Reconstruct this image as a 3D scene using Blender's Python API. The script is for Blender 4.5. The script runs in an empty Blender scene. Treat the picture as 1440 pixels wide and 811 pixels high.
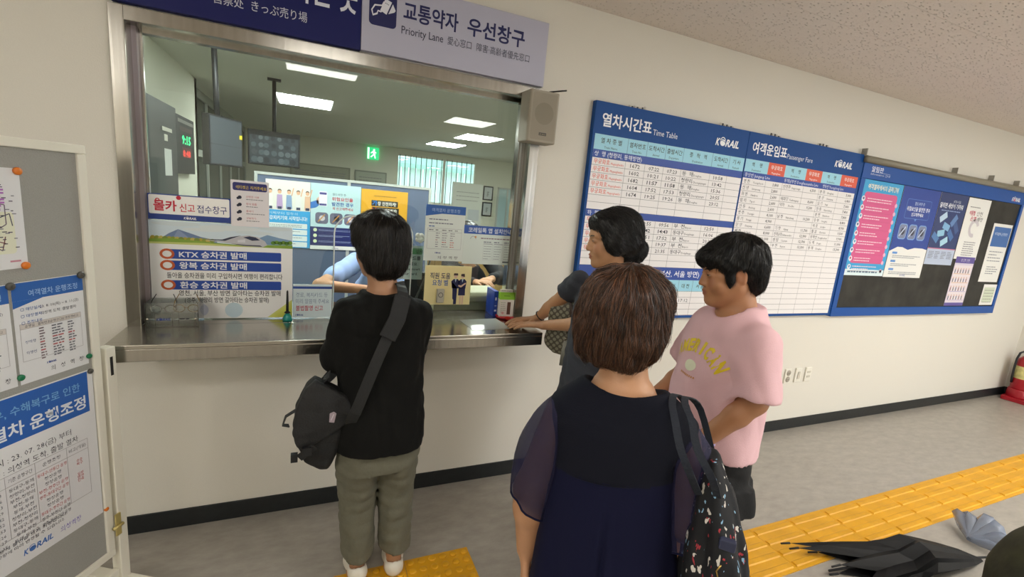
import bpy, math, random
import numpy as np
from mathutils import Vector, Matrix

# ---------------------------------------------------------------- camera, world, lights, exposure
S = bpy.context.scene
COL = S.collection
cd = bpy.data.cameras.new('camera'); cam = bpy.data.objects.new('camera', cd); COL.objects.link(cam)
cd.sensor_width = 36.0; cd.lens = 655.2 / 1440 * 36; cd.clip_start = .02; cd.clip_end = 80
_yaw, _pitch, _roll = .41948, .18756, .09436
_f = Vector((math.sin(_yaw)*math.cos(_pitch), math.cos(_yaw)*math.cos(_pitch), -math.sin(_pitch)))
_r0 = Vector((math.cos(_yaw), -math.sin(_yaw), 0)); _u0 = _r0.cross(_f)
_r = _r0*math.cos(_roll) + _u0*math.sin(_roll); _u = -_r0*math.sin(_roll) + _u0*math.cos(_roll)
cam.matrix_world = Matrix(((_r.x, _u.x, -_f.x, 0), (_r.y, _u.y, -_f.y, -2.359), (_r.z, _u.z, -_f.z, 1.657), (0, 0, 0, 1)))
S.camera = cam
w = bpy.data.worlds.new('world'); S.world = w; w.use_nodes = True
w.node_tree.nodes['Background'].inputs[0].default_value = (.88, .94, 1, 1)
w.node_tree.nodes['Background'].inputs[1].default_value = 2.2
vs = S.view_settings; vs.view_transform = 'Standard'; vs.look = 'None'; vs.gamma = 1; vs.exposure = 0.72
try:
    S.cycles.use_denoising = True; S.cycles.max_bounces = 8; S.cycles.transparent_max_bounces = 16
    S.cycles.caustics_reflective = False; S.cycles.caustics_refractive = False
except Exception: pass
# strength of the ceiling light panels (they are built as emissive fittings further down)
LOBBY_LIGHT, OFFICE_LIGHT = 9.5, 16.0
LOBBY_COL, OFFICE_COL = (1.0, .978, .922), (.96, 1.0, .96)

# ---------------------------------------------------------------- helpers
R = math.radians
def lin(h):
    if not isinstance(h, str): return tuple(h)[:3]
    h = h.lstrip('#'); c = [int(h[i:i+2], 16)/255 for i in (0, 2, 4)]
    return tuple(x/12.92 if x <= .04045 else ((x+.055)/1.055)**2.4 for x in c)
_M = {}
def M(color, rough=.5, metal=0, name=None, bump=0, scale=50, stretch=None, vary=0, emit=0, alpha=1, spec=None, trans=0, attr=False, sheen=0):
    key = (color, rough, metal, name, bump, scale, stretch, vary, emit, alpha, spec, trans, attr, sheen)
    if key in _M: return _M[key]
    m = bpy.data.materials.new(name or 'mat'); m.use_nodes = True
    nt = m.node_tree; b = nt.nodes['Principled BSDF']
    c = lin(color)
    b.inputs['Base Color'].default_value = (*c, 1); b.inputs['Roughness'].default_value = rough
    b.inputs['Metallic'].default_value = metal
    if spec is not None: b.inputs['Specular IOR Level'].default_value = spec
    if emit: b.inputs['Emission Color'].default_value = (*c, 1); b.inputs['Emission Strength'].default_value = emit
    if alpha < 1: b.inputs['Alpha'].default_value = alpha
    if trans: b.inputs['Transmission Weight'].default_value = trans
    if sheen: b.inputs['Sheen Weight'].default_value = sheen
    if attr:
        a = nt.nodes.new('ShaderNodeAttribute'); a.attribute_name = 'Col'
        nt.links.new(a.outputs['Color'], b.inputs['Base Color'])
    if bump or vary:
        tc = nt.nodes.new('ShaderNodeTexCoord'); mp = nt.nodes.new('ShaderNodeMapping')
        nt.links.new(tc.outputs['Object'], mp.inputs['Vector'])
        if stretch: mp.inputs['Scale'].default_value = stretch
        n = nt.nodes.new('ShaderNodeTexNoise'); n.inputs['Scale'].default_value = scale; n.inputs['Detail'].default_value = 5
        nt.links.new(mp.outputs['Vector'], n.inputs['Vector'])
        if bump:
            bp = nt.nodes.new('ShaderNodeBump'); bp.inputs['Strength'].default_value = min(1, bump); bp.inputs['Distance'].default_value = .01
            nt.links.new(n.outputs['Fac'], bp.inputs['Height']); nt.links.new(bp.outputs['Normal'], b.inputs['Normal'])
        if vary:
            mx = nt.nodes.new('ShaderNodeMix'); mx.data_type = 'RGBA'; mx.blend_type = 'MULTIPLY'
            mx.inputs['Factor'].default_value = 1
            mr = nt.nodes.new('ShaderNodeMapRange'); mr.inputs['From Min'].default_value = .3; mr.inputs['From Max'].default_value = .7
            mr.inputs['To Min'].default_value = 1 - vary; mr.inputs['To Max'].default_value = 1 + vary*.4
            nt.links.new(n.outputs['Fac'], mr.inputs['Value'])
            if attr: nt.links.new(a.outputs['Color'], mx.inputs['A'])
            else: mx.inputs['A'].default_value = (*c, 1)
            nt.links.new(mr.outputs['Result'], mx.inputs['B']); nt.links.new(mx.outputs['Result'], b.inputs['Base Color'])
    _M[key] = m; return m
def glass_mat(tint=(.9, .97, .94), refl=1.0, name='glass', base=.0, rough=.0):
    m = bpy.data.materials.new(name); m.use_nodes = True; nt = m.node_tree; nt.nodes.clear()
    o = nt.nodes.new('ShaderNodeOutputMaterial'); mx = nt.nodes.new('ShaderNodeMixShader')
    t = nt.nodes.new('ShaderNodeBsdfTransparent'); g = nt.nodes.new('ShaderNodeBsdfGlossy'); fr = nt.nodes.new('ShaderNodeFresnel')
    t.inputs[0].default_value = (*tint, 1); g.inputs['Roughness'].default_value = rough
    ma = nt.nodes.new('ShaderNodeMath'); ma.operation = 'MULTIPLY_ADD'; ma.inputs[1].default_value = refl; ma.inputs[2].default_value = base
    nt.links.new(fr.outputs[0], ma.inputs[0]); nt.links.new(ma.outputs[0], mx.inputs[0])
    nt.links.new(t.outputs[0], mx.inputs[1]); nt.links.new(g.outputs[0], mx.inputs[2]); nt.links.new(mx.outputs[0], o.inputs[0])
    return m
def tag(o, label=None, cat=None, group=None, kind=None):
    if label: o['label'] = label
    if cat: o['category'] = cat
    if group: o['group'] = group
    if kind: o['kind'] = kind
    return o
def empty(name, loc=(0, 0, 0), rz=0, **k):
    o = bpy.data.objects.new(name, None); COL.objects.link(o); o.location = loc; o.rotation_euler = (0, 0, rz)
    o.empty_display_size = .05
    return tag(o, **k)
class G:
    """Collects shapes; build() links them as one mesh object with material slots."""
    def __init__(s): s.v = []; s.f = []; s.m = []; s.mats = []; s.sm = []
    def mi(s, mat):
        if mat not in s.mats: s.mats.append(mat)
        return s.mats.index(mat)
    def add(s, vs_, fs, mat, smooth=False):
        k = len(s.v); s.v += [tuple(p) for p in vs_]; i = s.mi(mat)
        for f in fs: s.f.append(tuple(a+k for a in f)); s.m.append(i); s.sm.append(smooth)
        return s
    def box(s, x0, x1, y0, y1, z0, z1, mat, rot=None, c=None):
        P = [(x, y, z) for x in (x0, x1) for y in (y0, y1) for z in (z0, z1)]
        if rot is not None:
            c = Vector(c) if c is not None else Vector(((x0+x1)/2, (y0+y1)/2, (z0+z1)/2))
            P = [tuple(rot @ (Vector(p)-c) + c) for p in P]
        return s.add(P, [(0, 1, 3, 2), (4, 6, 7, 5), (0, 4, 5, 1), (2, 3, 7, 6), (0, 2, 6, 4), (1, 5, 7, 3)], mat)
    def prism(s, pts, axis, a, b, mat, smooth=False):
        """2-D outline pts (counter-clockwise) extruded along axis from a to b."""
        n = len(pts)
        def P(p, t): return {'x': (t, p[0], p[1]), 'y': (p[0], t, p[1]), 'z': (p[0], p[1], t)}[axis]
        V = [P(p, a) for p in pts] + [P(p, b) for p in pts]
        F = [tuple(range(n))[::-1], tuple(range(n, 2*n))] + [(i, (i+1) % n, n+(i+1) % n, n+i) for i in range(n)]
        if axis == 'y': F = [f[::-1] for f in F]
        return s.add(V, F, mat, smooth)
    def tube(s, pts, r, mat, n=8, cap=True, smooth=True, flat=None):
        pts = [Vector(p) for p in pts]; rs = r if isinstance(r, (list, tuple)) else [r]*len(pts)
        V = []; up = None
        for i, p in enumerate(pts):
            t = (pts[min(i+1, len(pts)-1)] - pts[max(i-1, 0)]).normalized()
            if up is None:
                up = Vector((0, 0, 1)) if abs(t.z) < .9 else Vector((0, 1, 0))
            a = t.cross(up)
            if a.length < 1e-5: a = t.orthogonal()
            a.normalize(); b = a.cross(t).normalized(); up = b
            for k in range(n):
                an = 2*math.pi*k/n; ca, sa = math.cos(an), math.sin(an)
                if flat: V.append(p + a*ca*rs[i] + b*sa*rs[i]*flat)
                else: V.append(p + (a*ca + b*sa)*rs[i])
        F = []
        for i in range(len(pts)-1):
            for k in range(n):
                F.append((i*n+k, i*n+(k+1) % n, (i+1)*n+(k+1) % n, (i+1)*n+k))
        if cap: F += [tuple(range(n))[::-1], tuple((len(pts)-1)*n+k for k in range(n))]
        return s.add(V, F, mat, smooth)
    def strap(s, pts, wdt, th, mat, side):
        """Flat band along pts; side = list of (or one) width directions."""
        pts = [Vector(p) for p in pts]; V = []; n = len(pts)
        for i, p in enumerate(pts):
            t = (pts[min(i+1, n-1)] - pts[max(i-1, 0)]).normalized()
            sd = Vector(side[i] if isinstance(side, list) else side); sd = (sd - t*sd.dot(t)).normalized(); nn = t.cross(sd).normalized()
            for a, b in ((-1, -1), (1, -1), (1, 1), (-1, 1)): V.append(p + sd*wdt/2*a + nn*th/2*b)
        F = [(3, 2, 1, 0), tuple((n-1)*4+k for k in range(4))]
        for i in range(n-1):
            for k in range(4): F.append((i*4+k, i*4+(k+1) % 4, (i+1)*4+(k+1) % 4, (i+1)*4+k))
        return s.add(V, F, mat, False)
    def lathe(s, prof, mat, c=(0, 0, 0), n=24, smooth=True):
        V = []; m = len(prof)
        for r_, z in prof:
            for k in range(n): V.append((c[0]+r_*math.cos(2*math.pi*k/n), c[1]+r_*math.sin(2*math.pi*k/n), c[2]+z))
        F = [(i*n+k, i*n+(k+1) % n, (i+1)*n+(k+1) % n, (i+1)*n+k) for i in range(m-1) for k in range(n)]
        F += [tuple(range(n))[::-1], tuple((m-1)*n+k for k in range(n))]
        return s.add(V, F, mat, smooth)
    def ball(s, c, r, mat, n=12, m=8):
        r = r if isinstance(r, (list, tuple)) else (r, r, r); V = []
        for i in range(m+1):
            t = math.pi*i/m
            for k in range(n):
                a = 2*math.pi*k/n; V.append((c[0]+r[0]*math.sin(t)*math.cos(a), c[1]+r[1]*math.sin(t)*math.sin(a), c[2]-r[2]*math.cos(t)))
        return s.add(V, [(i*n+k, i*n+(k+1) % n, (i+1)*n+(k+1) % n, (i+1)*n+k) for i in range(m) for k in range(n)], mat, True)
    def build(s, name, parent=None, loc=(0, 0, 0), rot=(0, 0, 0), bevel=0, seg=2, **k):
        me = bpy.data.meshes.new(name); me.from_pydata(s.v, [], s.f)
        for m in s.mats: me.materials.append(m)
        me.polygons.foreach_set('material_index', s.m); me.polygons.foreach_set('use_smooth', s.sm); me.update()
        o = bpy.data.objects.new(name, me); COL.objects.link(o); o.parent = parent; o.location = loc; o.rotation_euler = rot
        if bevel:
            b = o.modifiers.new('bevel', 'BEVEL'); b.width = bevel; b.segments = seg; b.limit_method = 'ANGLE'
        return tag(o, **k)
def box_obj(name, x0, x1, y0, y1, z0, z1, mat, parent=None, bevel=0, **k):
    return G().box(x0, x1, y0, y1, z0, z1, mat).build(name, parent, bevel=bevel, **k)

def smooth(pts, n=4):
    P = [Vector(p) for p in pts]; out = []
    for i in range(len(P)-1):
        a, b, c, d = P[max(i-1, 0)], P[i], P[i+1], P[min(i+2, len(P)-1)]
        for k in range(n): u = k/n; out.append(.5*((2*b)+(c-a)*u+(2*a-5*b+4*c-d)*u*u+(3*b-a-3*c+d)*u**3))
    return out+[P[-1]]
_TX = {}
def glyphs(txt, bold, shear, res):
    key = (txt, bold, shear, res)
    if key not in _TX:
        if '_o' not in _TX:
            c = bpy.data.curves.new('t', 'FONT'); _TX['_o'] = bpy.data.objects.new('t', c)
        o = _TX['_o']; c = o.data
        c.body = txt; c.resolution_u = res; c.offset = bold; c.shear = shear; me = o.to_mesh()
        V = [(v.co.x, v.co.y) for v in me.vertices]; F = [tuple(p.vertices) for p in me.polygons]
        o.to_mesh_clear()
        _TX[key] = (V, F, min([v[0] for v in V] or [0]), max([v[0] for v in V] or [0]))
    return _TX[key]
class Print(G):
    """Flat printed matter in the plane y=0 facing -Y; u to the right, v up; layers lie a hair apart."""
    STEP = .00035
    def mt(s, c, rough=.45): return c if not isinstance(c, str) else M(c, rough, name='print')
    def rect(s, x0, y0, x1, y1, c, l=1):
        y = -l*s.STEP; return s.add([(x0, y, y0), (x1, y, y0), (x1, y, y1), (x0, y, y1)], [(0, 1, 2, 3)], s.mt(c))
    def poly(s, pts, c, l=1):
        y = -l*s.STEP; return s.add([(a, y, b) for a, b in pts], [tuple(range(len(pts)))], s.mt(c))
    def rrect(s, x0, y0, x1, y1, r, c, l=1, n=5):
        p = []
        for cx, cy, a0 in ((x1-r, y0+r, -90), (x1-r, y1-r, 0), (x0+r, y1-r, 90), (x0+r, y0+r, 180)):
            p += [(cx+r*math.cos(R(a0+90*i/n)), cy+r*math.sin(R(a0+90*i/n))) for i in range(n+1)]
        return s.poly(p, c, l)
    def disc(s, cx, cy, rx, c, l=1, ry=None, n=20):
        ry = ry or rx; return s.poly([(cx+rx*math.cos(2*math.pi*i/n), cy+ry*math.sin(2*math.pi*i/n)) for i in range(n)], c, l)
    def ring(s, cx, cy, r0, r1, c, l=1, n=20, sy=1, a0=0, a1=360):
        y = -l*s.STEP; V = []
        for i in range(n+1):
            a = R(a0+(a1-a0)*i/n)
            V += [(cx+r0*math.cos(a), y, cy+r0*math.sin(a)*sy), (cx+r1*math.cos(a), y, cy+r1*math.sin(a)*sy)]
        return s.add(V, [(2*i, 2*i+1, 2*i+3, 2*i+2) for i in range(n)], s.mt(c))
    def line(s, x0, y0, x1, y1, w_, c, l=1):
        dx, dy = x1-x0, y1-y0; L = math.hypot(dx, dy) or 1; nx, ny = -dy/L*w_/2, dx/L*w_/2
        return s.poly([(x0-nx, y0-ny), (x1-nx, y1-ny), (x1+nx, y1+ny), (x0+nx, y0+ny)], c, l)
    def text(s, t, x, y, h, c, l=2, al='l', w_=None, bold=0, shear=0, res=1, wmax=None, rot=0):
        if not t.strip(): return s
        V, F, a, b = glyphs(t, bold, shear, res); k = h/.92; sx = k
        if w_: sx = w_/(b-a)
        elif wmax and (b-a)*k > wmax: sx = wmax/(b-a)
        off = {'l': -a*sx, 'c': -(a+b)/2*sx, 'r': -b*sx}[al]; yy = -l*s.STEP
        cr, sr = math.cos(rot), math.sin(rot)
        P_ = [(p[0]*sx+off, p[1]*k) for p in V]
        return s.add([(x+p[0]*cr-p[1]*sr, yy, y+p[0]*sr+p[1]*cr) for p in P_], F, s.mt(c))
    def grid(s, xs, ys, w_, c, l=2):
        for x in xs: s.rect(x-w_/2, min(ys), x+w_/2, max(ys), c, l)
        for y in ys: s.rect(min(xs), y-w_/2, max(xs), y+w_/2, c, l)
        return s
    def greek(s, x, y, wd, n, gap, th, c, l=2, seed=0):
        """Rows of tiny lettering too small to read: short dashes."""
        rn = random.Random(seed)
        for i in range(n):
            a = x; e = x + wd*(rn.uniform(.6, 1) if i == n-1 or rn.random() < .4 else 1)
            while a < e-th:
                b = min(e, a + th*rn.uniform(1.2, 4)); s.rect(a, y-i*gap-th/2, b, y-i*gap+th/2, c, l); a = b + th*rn.uniform(.4, .9)
        return s
    def korail(s, x, y, h, c='#f4f6fa', c2=None, l=3):
        """Rail operator's logo: slanted letters, the O a globe cut by a swoosh."""
        s.text('K', x, y, h, c, l, w_=h*.62, bold=.03, shear=.25, res=2)
        s.disc(x+h*1.08, y+h*.34, h*.40, c, l, ry=h*.36, n=24)
        s.ring(x+h*1.05, y+h*.46, h*.34, h*.42, c, l, sy=1.15, a0=20, a1=170)
        s.ring(x+h*1.0, y+h*.12, h*.5, h*.57, c2 or '#2b4d92', l+1, sy=.8, a0=25, a1=120)
        s.text('RAIL', x+h*1.5, y, h, c, l, w_=h*2.1, bold=.03, shear=.25, res=2)
        return s
def poster(name, x0, z0, wd, ht, y, label, cat, draw, base='#eeeeea', th=.0012, rz=0, group=None, x_loc=None, rx=0, loc=None, paper_rough=.4, alpha=None):
    """A sheet standing/hanging at wall depth y: thin slab with its print as a child. draw(P, w, h) draws in sheet coordinates."""
    t = empty(name, loc or (x0, y, z0), rz, label=label, cat=cat, group=group); t.rotation_euler[0] = rx
    G().box(0, wd, 0, th, 0, ht, M(base, paper_rough, name='paper')).build('sheet', t)
    p = Print(); draw(p, wd, ht)
    if p.v: p.build('print', t)
    return t
# ---------------------------------------------------------------- materials
WALL = M('#e1ddd2', .75, name='painted_wall', bump=.12, scale=220, vary=.02)
WALL_IN = M('#dedfce', .8, name='office_wall')
CEIL_IN = M('#dcded2', .85, name='office_ceiling')
STEEL = M('#aeaaa2', .20, 1, name='brushed_steel', bump=.03, scale=60, stretch=(1, 1, .02), vary=.12)
STEELH = M('#b9b5ab', .2, 1, name='brushed_steel_top', bump=.02, scale=90, stretch=(.03, 1, 1), vary=.10)
BLACKBASE = M('#1c2022', .45, name='black_skirting', bump=.05, scale=40, vary=.3)
BLUE = M('#0f4a96', .4, name='blue_board')
GREY = M('#9a968c', .5, name='grey')
WHITE = M('#e9e6da', .45, name='white_paint')
BLACK = M('#101114', .5, name='black_plastic')
DKGREY = M('#3b3f3f', .5, name='dark_grey_metal')

def ceiling_mat():
    m = M('#e6dcd4', .9, name='ceiling_board'); nt = m.node_tree; b = nt.nodes['Principled BSDF']
    tc = nt.nodes.new('ShaderNodeTexCoord'); mp = nt.nodes.new('ShaderNodeMapping'); mp.inputs['Scale'].default_value = (40, 85, 1)
    v = nt.nodes.new('ShaderNodeTexVoronoi'); v.inputs['Scale'].default_value = 1.0; v.inputs['Randomness'].default_value = .8
    nt.links.new(tc.outputs['Object'], mp.inputs['Vector']); nt.links.new(mp.outputs['Vector'], v.inputs['Vector'])
    mr = nt.nodes.new('ShaderNodeMapRange'); mr.inputs['From Min'].default_value = .12; mr.inputs['From Max'].default_value = .25
    nt.links.new(v.outputs['Distance'], mr.inputs['Value'])
    n = nt.nodes.new('ShaderNodeTexNoise'); n.inputs['Scale'].default_value = 90; nt.links.new(tc.outputs['Object'], n.inputs['Vector'])
    ad = nt.nodes.new('ShaderNodeMath'); ad.operation = 'MULTIPLY_ADD'; ad.inputs[1].default_value = .25
    nt.links.new(n.outputs['Fac'], ad.inputs[0]); nt.links.new(mr.outputs['Result'], ad.inputs[2])
    cm = nt.nodes.new('ShaderNodeMix'); cm.data_type = 'RGBA'; cm.inputs['A'].default_value = (*lin('#cabfb5'), 1); cm.inputs['B'].default_value = (*lin('#e6dcd4'), 1)  # pits get a darker tone, so their shade is partly in the colour
    nt.links.new(mr.outputs['Result'], cm.inputs['Factor']); nt.links.new(cm.outputs['Result'], b.inputs['Base Color'])
    bp = nt.nodes.new('ShaderNodeBump'); bp.inputs['Strength'].default_value = 1; bp.inputs['Distance'].default_value = .012
    nt.links.new(ad.outputs[0], bp.inputs['Height']); nt.links.new(bp.outputs['Normal'], b.inputs['Normal'])
    return m
CEIL = ceiling_mat()
def floor_mat():
    m = M('#8f8980', .34, name='vinyl_floor'); nt = m.node_tree; b = nt.nodes['Principled BSDF']
    tc = nt.nodes.new('ShaderNodeTexCoord')
    mp = nt.nodes.new('ShaderNodeMapping'); mp.inputs['Scale'].default_value = (1, 2.2, 1); mp.inputs['Rotation'].default_value = (0, 0, .6)
    n = nt.nodes.new('ShaderNodeTexNoise'); n.inputs['Scale'].default_value = 9; n.inputs['Detail'].default_value = 8; n.inputs['Roughness'].default_value = .65
    n2 = nt.nodes.new('ShaderNodeTexNoise'); n2.inputs['Scale'].default_value = 1.3; n2.inputs['Detail'].default_value = 3
    nt.links.new(tc.outputs['Object'], mp.inputs['Vector']); nt.links.new(mp.outputs['Vector'], n.inputs['Vector']); nt.links.new(tc.outputs['Object'], n2.inputs['Vector'])
    cr = nt.nodes.new('ShaderNodeValToRGB'); cr.color_ramp.elements[0].position = .3; cr.color_ramp.elements[1].position = .72
    cr.color_ramp.elements[0].color = (*lin('#969087'), 1); cr.color_ramp.elements[1].color = (*lin('#aca69c'), 1)
    nt.links.new(n.outputs['Fac'], cr.inputs['Fac']); nt.links.new(cr.outputs['Color'], b.inputs['Base Color'])
    mr = nt.nodes.new('ShaderNodeMapRange'); mr.inputs['To Min'].default_value = .22; mr.inputs['To Max'].default_value = .5
    nt.links.new(n2.outputs['Fac'], mr.inputs['Value']); nt.links.new(mr.outputs['Result'], b.inputs['Roughness'])
    return m
FLOOR = floor_mat()

# ---------------------------------------------------------------- the setting
ZC = 2.688; XR = 7.317; WX0, WX1, WZ0, WZ1 = -.650, 1.078, .922, 2.19
floor = box_obj('floor', -3.2, XR+.2, -5.6, .05, -.1, 0, FLOOR, kind='structure')
wb = G()
wb.box(-3.2, WX0, 0, .2, 0, ZC, WALL).box(WX1, XR, 0, .2, 0, ZC, WALL).box(WX0, WX1, 0, .2, 0, WZ0, WALL).box(WX0, WX1, 0, .2, WZ1, ZC, WALL)
wall_back = wb.build('wall_back', kind='structure')
box_obj('wall_right', XR, XR+.15, -5.6, .2, 0, ZC, WALL, kind='structure')
box_obj('wall_left', -3.3, -3.2, -5.6, .2, 0, ZC, WALL, kind='structure')
wf = G(); wf.box(-3.3, 3.9, -5.7, -5.6, 0, ZC, WALL).box(7.1, XR+.15, -5.7, -5.6, 0, ZC, WALL).box(3.9, 7.1, -5.7, -5.6, 2.4, ZC, WALL)
wf.build('wall_front', kind='structure')       # wall behind the camera; its unseen opening is added to let daylight in
box_obj('pavement_outside', .0, 7.2, -12, -5.7, -.12, -.02, M('#a8a49a', .8), kind='structure')
ceiling = box_obj('ceiling', -3.3, XR+.15, -5.7, .2, ZC+.009, ZC+.08, CEIL, kind='structure')
# ceiling boards: those the photograph shows are pieces of their own
tb = G().box(.0004, .5996, .0004, .2996, 0, .009, CEIL).build('ceiling_board', ceiling, bevel=.0008, seg=1)
tb.location = (1.317, -.3, ZC); first = True
for ix in range(10):
    for iy in range(7):
        if first: first = False; continue
        o = tb.copy(); COL.objects.link(o); o.location = (1.317+.6*ix, -.3-.3*iy, ZC)
rest = G()
rest.box(-3.2, 1.317, -5.6, 0, 0, .009, CEIL).box(1.317, XR, -5.6, -2.1, 0, .009, CEIL)
rest.build('ceiling_board_field', ceiling, loc=(0, 0, ZC), kind='stuff')
def skirting(name, x0, x1, y0, y1):
    return G().box(x0, x1, y0, y1, 0, .092, BLACKBASE).build(name, bevel=.003, kind='structure')
skirting('baseboard_back', -3.2, XR, -.008, 0)
skirting('baseboard_right', XR-.008, XR, -5.6, -.008)
# lobby ceiling lights (first two mirror in the glass; the larger ones are unseen, added for softer light)
def light_panel(x, y, z, wx, wy, strength, col, name='ceiling_light', label=None, group=None):
    t = empty(name, (x, y, z), label=label, cat='light', group=group)
    G().box(-wx/2-.02, wx/2+.02, -wy/2-.02, wy/2+.02, -.004, 0, M('#dcdcd6', .5, name='lamp_frame')).build('frame', t)
    em = M(col, .5, name='lamp_panel', emit=strength)
    G().box(-wx/2, wx/2, -wy/2, wy/2, -.008, -.0042, em).build('diffuser', t)
    return t
for i, (x, y, wx, wy) in enumerate(((.1, -2.53, .62, .38), (2.1, -4.2, .6, .6), (4.4, -2.45, 1.2, .6), (6.3, -2.45, .6, 1.2), (-2.15, -2.5, 1.2, .6), (2.80, -2.45, 1.2, .6), (-2.55, -4.6, 1.2, .6), (4.6, -4.4, 1.2, .6))):
    light_panel(x, y, ZC, wx, wy, LOBBY_LIGHT, LOBBY_COL, label=['small ceiling light panel straight above the camera', 'square hall ceiling light panel behind the camera to the right', 'added unseen long hall ceiling light panel before the fare board', 'added unseen hall ceiling light panel nearest the fire extinguisher corner', 'added unseen long hall ceiling light panel behind the standing notice board', 'added unseen long hall ceiling light panel above the woman in navy', 'added unseen rear left hall ceiling light panel', 'added unseen rear right hall ceiling light panel'][i], group='hall ceiling lights')

# tactile paving: each yellow tile is a piece of the floor
YEL = M('#e0a30f', .42, name='yellow_rubber', vary=.16, scale=7, bump=.04)
def line_tile():
    g = G().box(.0012, .2988, .0012, .2988, .0, .004, YEL)
    for k in range(4):
        yc = .0375 + .075*k
        pr = [(yc-.018, .004), (yc+.018, .004), (yc+.012, .0085), (yc-.012, .0085)]
        g.prism(pr, 'x', .012, .288, YEL)
    return g
lt = line_tile().build('tactile_tile', floor); lt.location = (2.231-.6, -1.14, 0)
for i in range(1, 19):
    o = lt.copy(); COL.objects.link(o); o.location = (2.231-.6+.3*i, -1.14, 0)
    if 2.231-.6+.3*i > XR-.3: bpy.data.objects.remove(o)
g = G().box(.0012, .2988, .0012, .2988, 0, .004, YEL)
for a in range(6):
    for b in range(6):
        g.lathe([(.0170, .0), (.0160, .0034), (.0125, .0052), (.004, .0055)], YEL, (.025+.05*a, .025+.05*b, .0038), n=14)
dt = g.build('tactile_dot_tile', floor); dt.location = (.41, -.82, 0)
for x, y in ((.11, -.82),):
    o = dt.copy(); COL.objects.link(o); o.location = (x, y, 0)

# ---------------------------------------------------------------- ticket window
GLASS = glass_mat((.93, .965, .95), 1.0, 'window_glass', .0)
CLEAR = glass_mat((.93, .95, .95), 1.6, 'clear_acrylic', .05)
win = empty('window_1', ((WX0+WX1)/2, 0, .99), kind='structure')
def W(name, gg, bevel=0): o = gg.build(name, win, loc=(-(WX0+WX1)/2, 0, -.99), bevel=bevel); return o
W('frame_jamb', G().box(-.695, -.648, -.012, .0, .99, 2.236, STEEL).box(-.650, -.646, -.012, .2, .99, 2.19, STEEL), .0015)
W('frame_jamb', G().box(1.076, 1.128, -.012, .0, .99, 2.236, STEEL).box(1.074, 1.078, -.012, .2, .99, 2.19, STEEL), .0015)
W('frame_head', G().box(-.648, 1.076, -.012, .0, 2.186, 2.236, STEEL).box(-.648, 1.076, -.012, .2, 2.184, 2.188, STEEL), .0015)
W('glazing_bead', G().box(-.646, -.618, .085, .10, .99, 2.184, STEEL).box(-.646, -.63, .06, .085, .99, 2.184, M('#a59ca2', .35, .6)))
W('glazing_bead', G().box(1.05, 1.074, .085, .10, .99, 2.184, STEEL).box(1.058, 1.074, .06, .085, .99, 2.184, M('#a3a29e', .35, .6)))
W('glazing_bead', G().box(-.62, 1.05, .085, .10, 2.170, 2.184, STEEL))
# pane with the serving cut-out (rounded top corners) behind the customer
cx0, cx1, cz1, rr = .114, .50, 1.505, .09
hole = [(cx0, 1.0)] + [(cx0+rr-rr*math.cos(R(a)), cz1-rr+rr*math.sin(R(a))) for a in range(0, 91, 15)] + \
       [(cx1-rr+rr*math.sin(R(a)), cz1-rr+rr*math.cos(R(a))) for a in range(0, 91, 15)] + [(cx1, 1.0)]
gp = G()
for yy in (.101, .107):
    top = [(x, 2.18) for x, z in hole]
    n = len(hole); V = [(x, yy, z) for x, z in hole] + [(x, yy, 2.18) for x, z in top]
    gp.add(V, [(i, i+1, n+i+1, n+i) for i in range(n-1) if abs(hole[i][0]-hole[i+1][0]) > 1e-6], GLASS)
    gp.add([(-.63, yy, 1.0), (cx0, yy, 1.0), (cx0, yy, 2.18), (-.63, yy, 2.18)], [(0, 1, 2, 3)], GLASS)
    gp.add([(cx1, yy, 1.0), (1.06, yy, 1.0), (1.06, yy, 2.18), (cx1, yy, 2.18)], [(0, 1, 2, 3)], GLASS)
pn = W('glass_pane', gp)
gr_ = G(); gr_.tube([(x, .104, z) for x, z in hole], .0035, M('#e6ecea', .2, name='polished_glass_edge'), n=6)
W('cutout_edge', gr_)

# counter
ctr = empty('steel_counter', (.2165, 0, .923), label='long brushed steel counter shelf under the ticket window', cat='counter')
G().box(-.695, 1.128, -.279, -.0005, .05, .067, STEELH).box(-.645, 1.073, -.0005, .42, .05, .067, STEELH).box(-.695, 1.128, -.279, -.262, 0, .0505, STEEL).box(-.695, -.68, -.262, 0, 0, .0505, STEEL).box(1.113, 1.128, -.262, 0, 0, .0505, STEEL)\
   .build('top_sheet', ctr, loc=(-.2165, 0, 0), bevel=.003)

# signs above the window
def sg_blue(p, w_, h):
    p.text('표 사는 곳', .50, .150, .12, '#dfe2ee', w_=.36, bold=.02, res=3)
    p.text('Tickets', .16, .11, .08, '#dfe2ee', w_=.3, res=3)
    p.text('售票处', .325, .066, .040, '#cfd2de', w_=.105, res=3)
    p.text('きっぷ売り場', .458, .066, .040, '#cfd2de', w_=.205, res=3)
t = empty('ticket_sign', (-.68, -.035, 2.24), label='dark blue ticket sign with white lettering above the window', cat='sign')
G().box(0, .878, 0, .035, 0, .30, M('#10175a', .45, name='navy_sign', spec=.3)).build('panel', t, bevel=.002)
p = Print(); sg_blue(p, .87, .3); p.build('lettering', t)
t = empty('priority_lane_sign', (.20, -.035, 2.243), label='lilac white priority lane sign with ticket hand pictogram', cat='sign')
G().box(0, .905, 0, .035, 0, .305, M('#b9b9cc', .4, name='lilac_sign')).build('panel', t, bevel=.002)
p = Print(); NV = '#171c58'
p.rrect(.030, .112, .148, .262, .018, NV, 1)
p.poly([(.038, .172), (.052, .196), (.083, .200), (.090, .216), (.105, .200), (.098, .182), (.080, .168), (.068, .170), (.066, .158), (.046, .148)], '#e8e8f2', 2)
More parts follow.
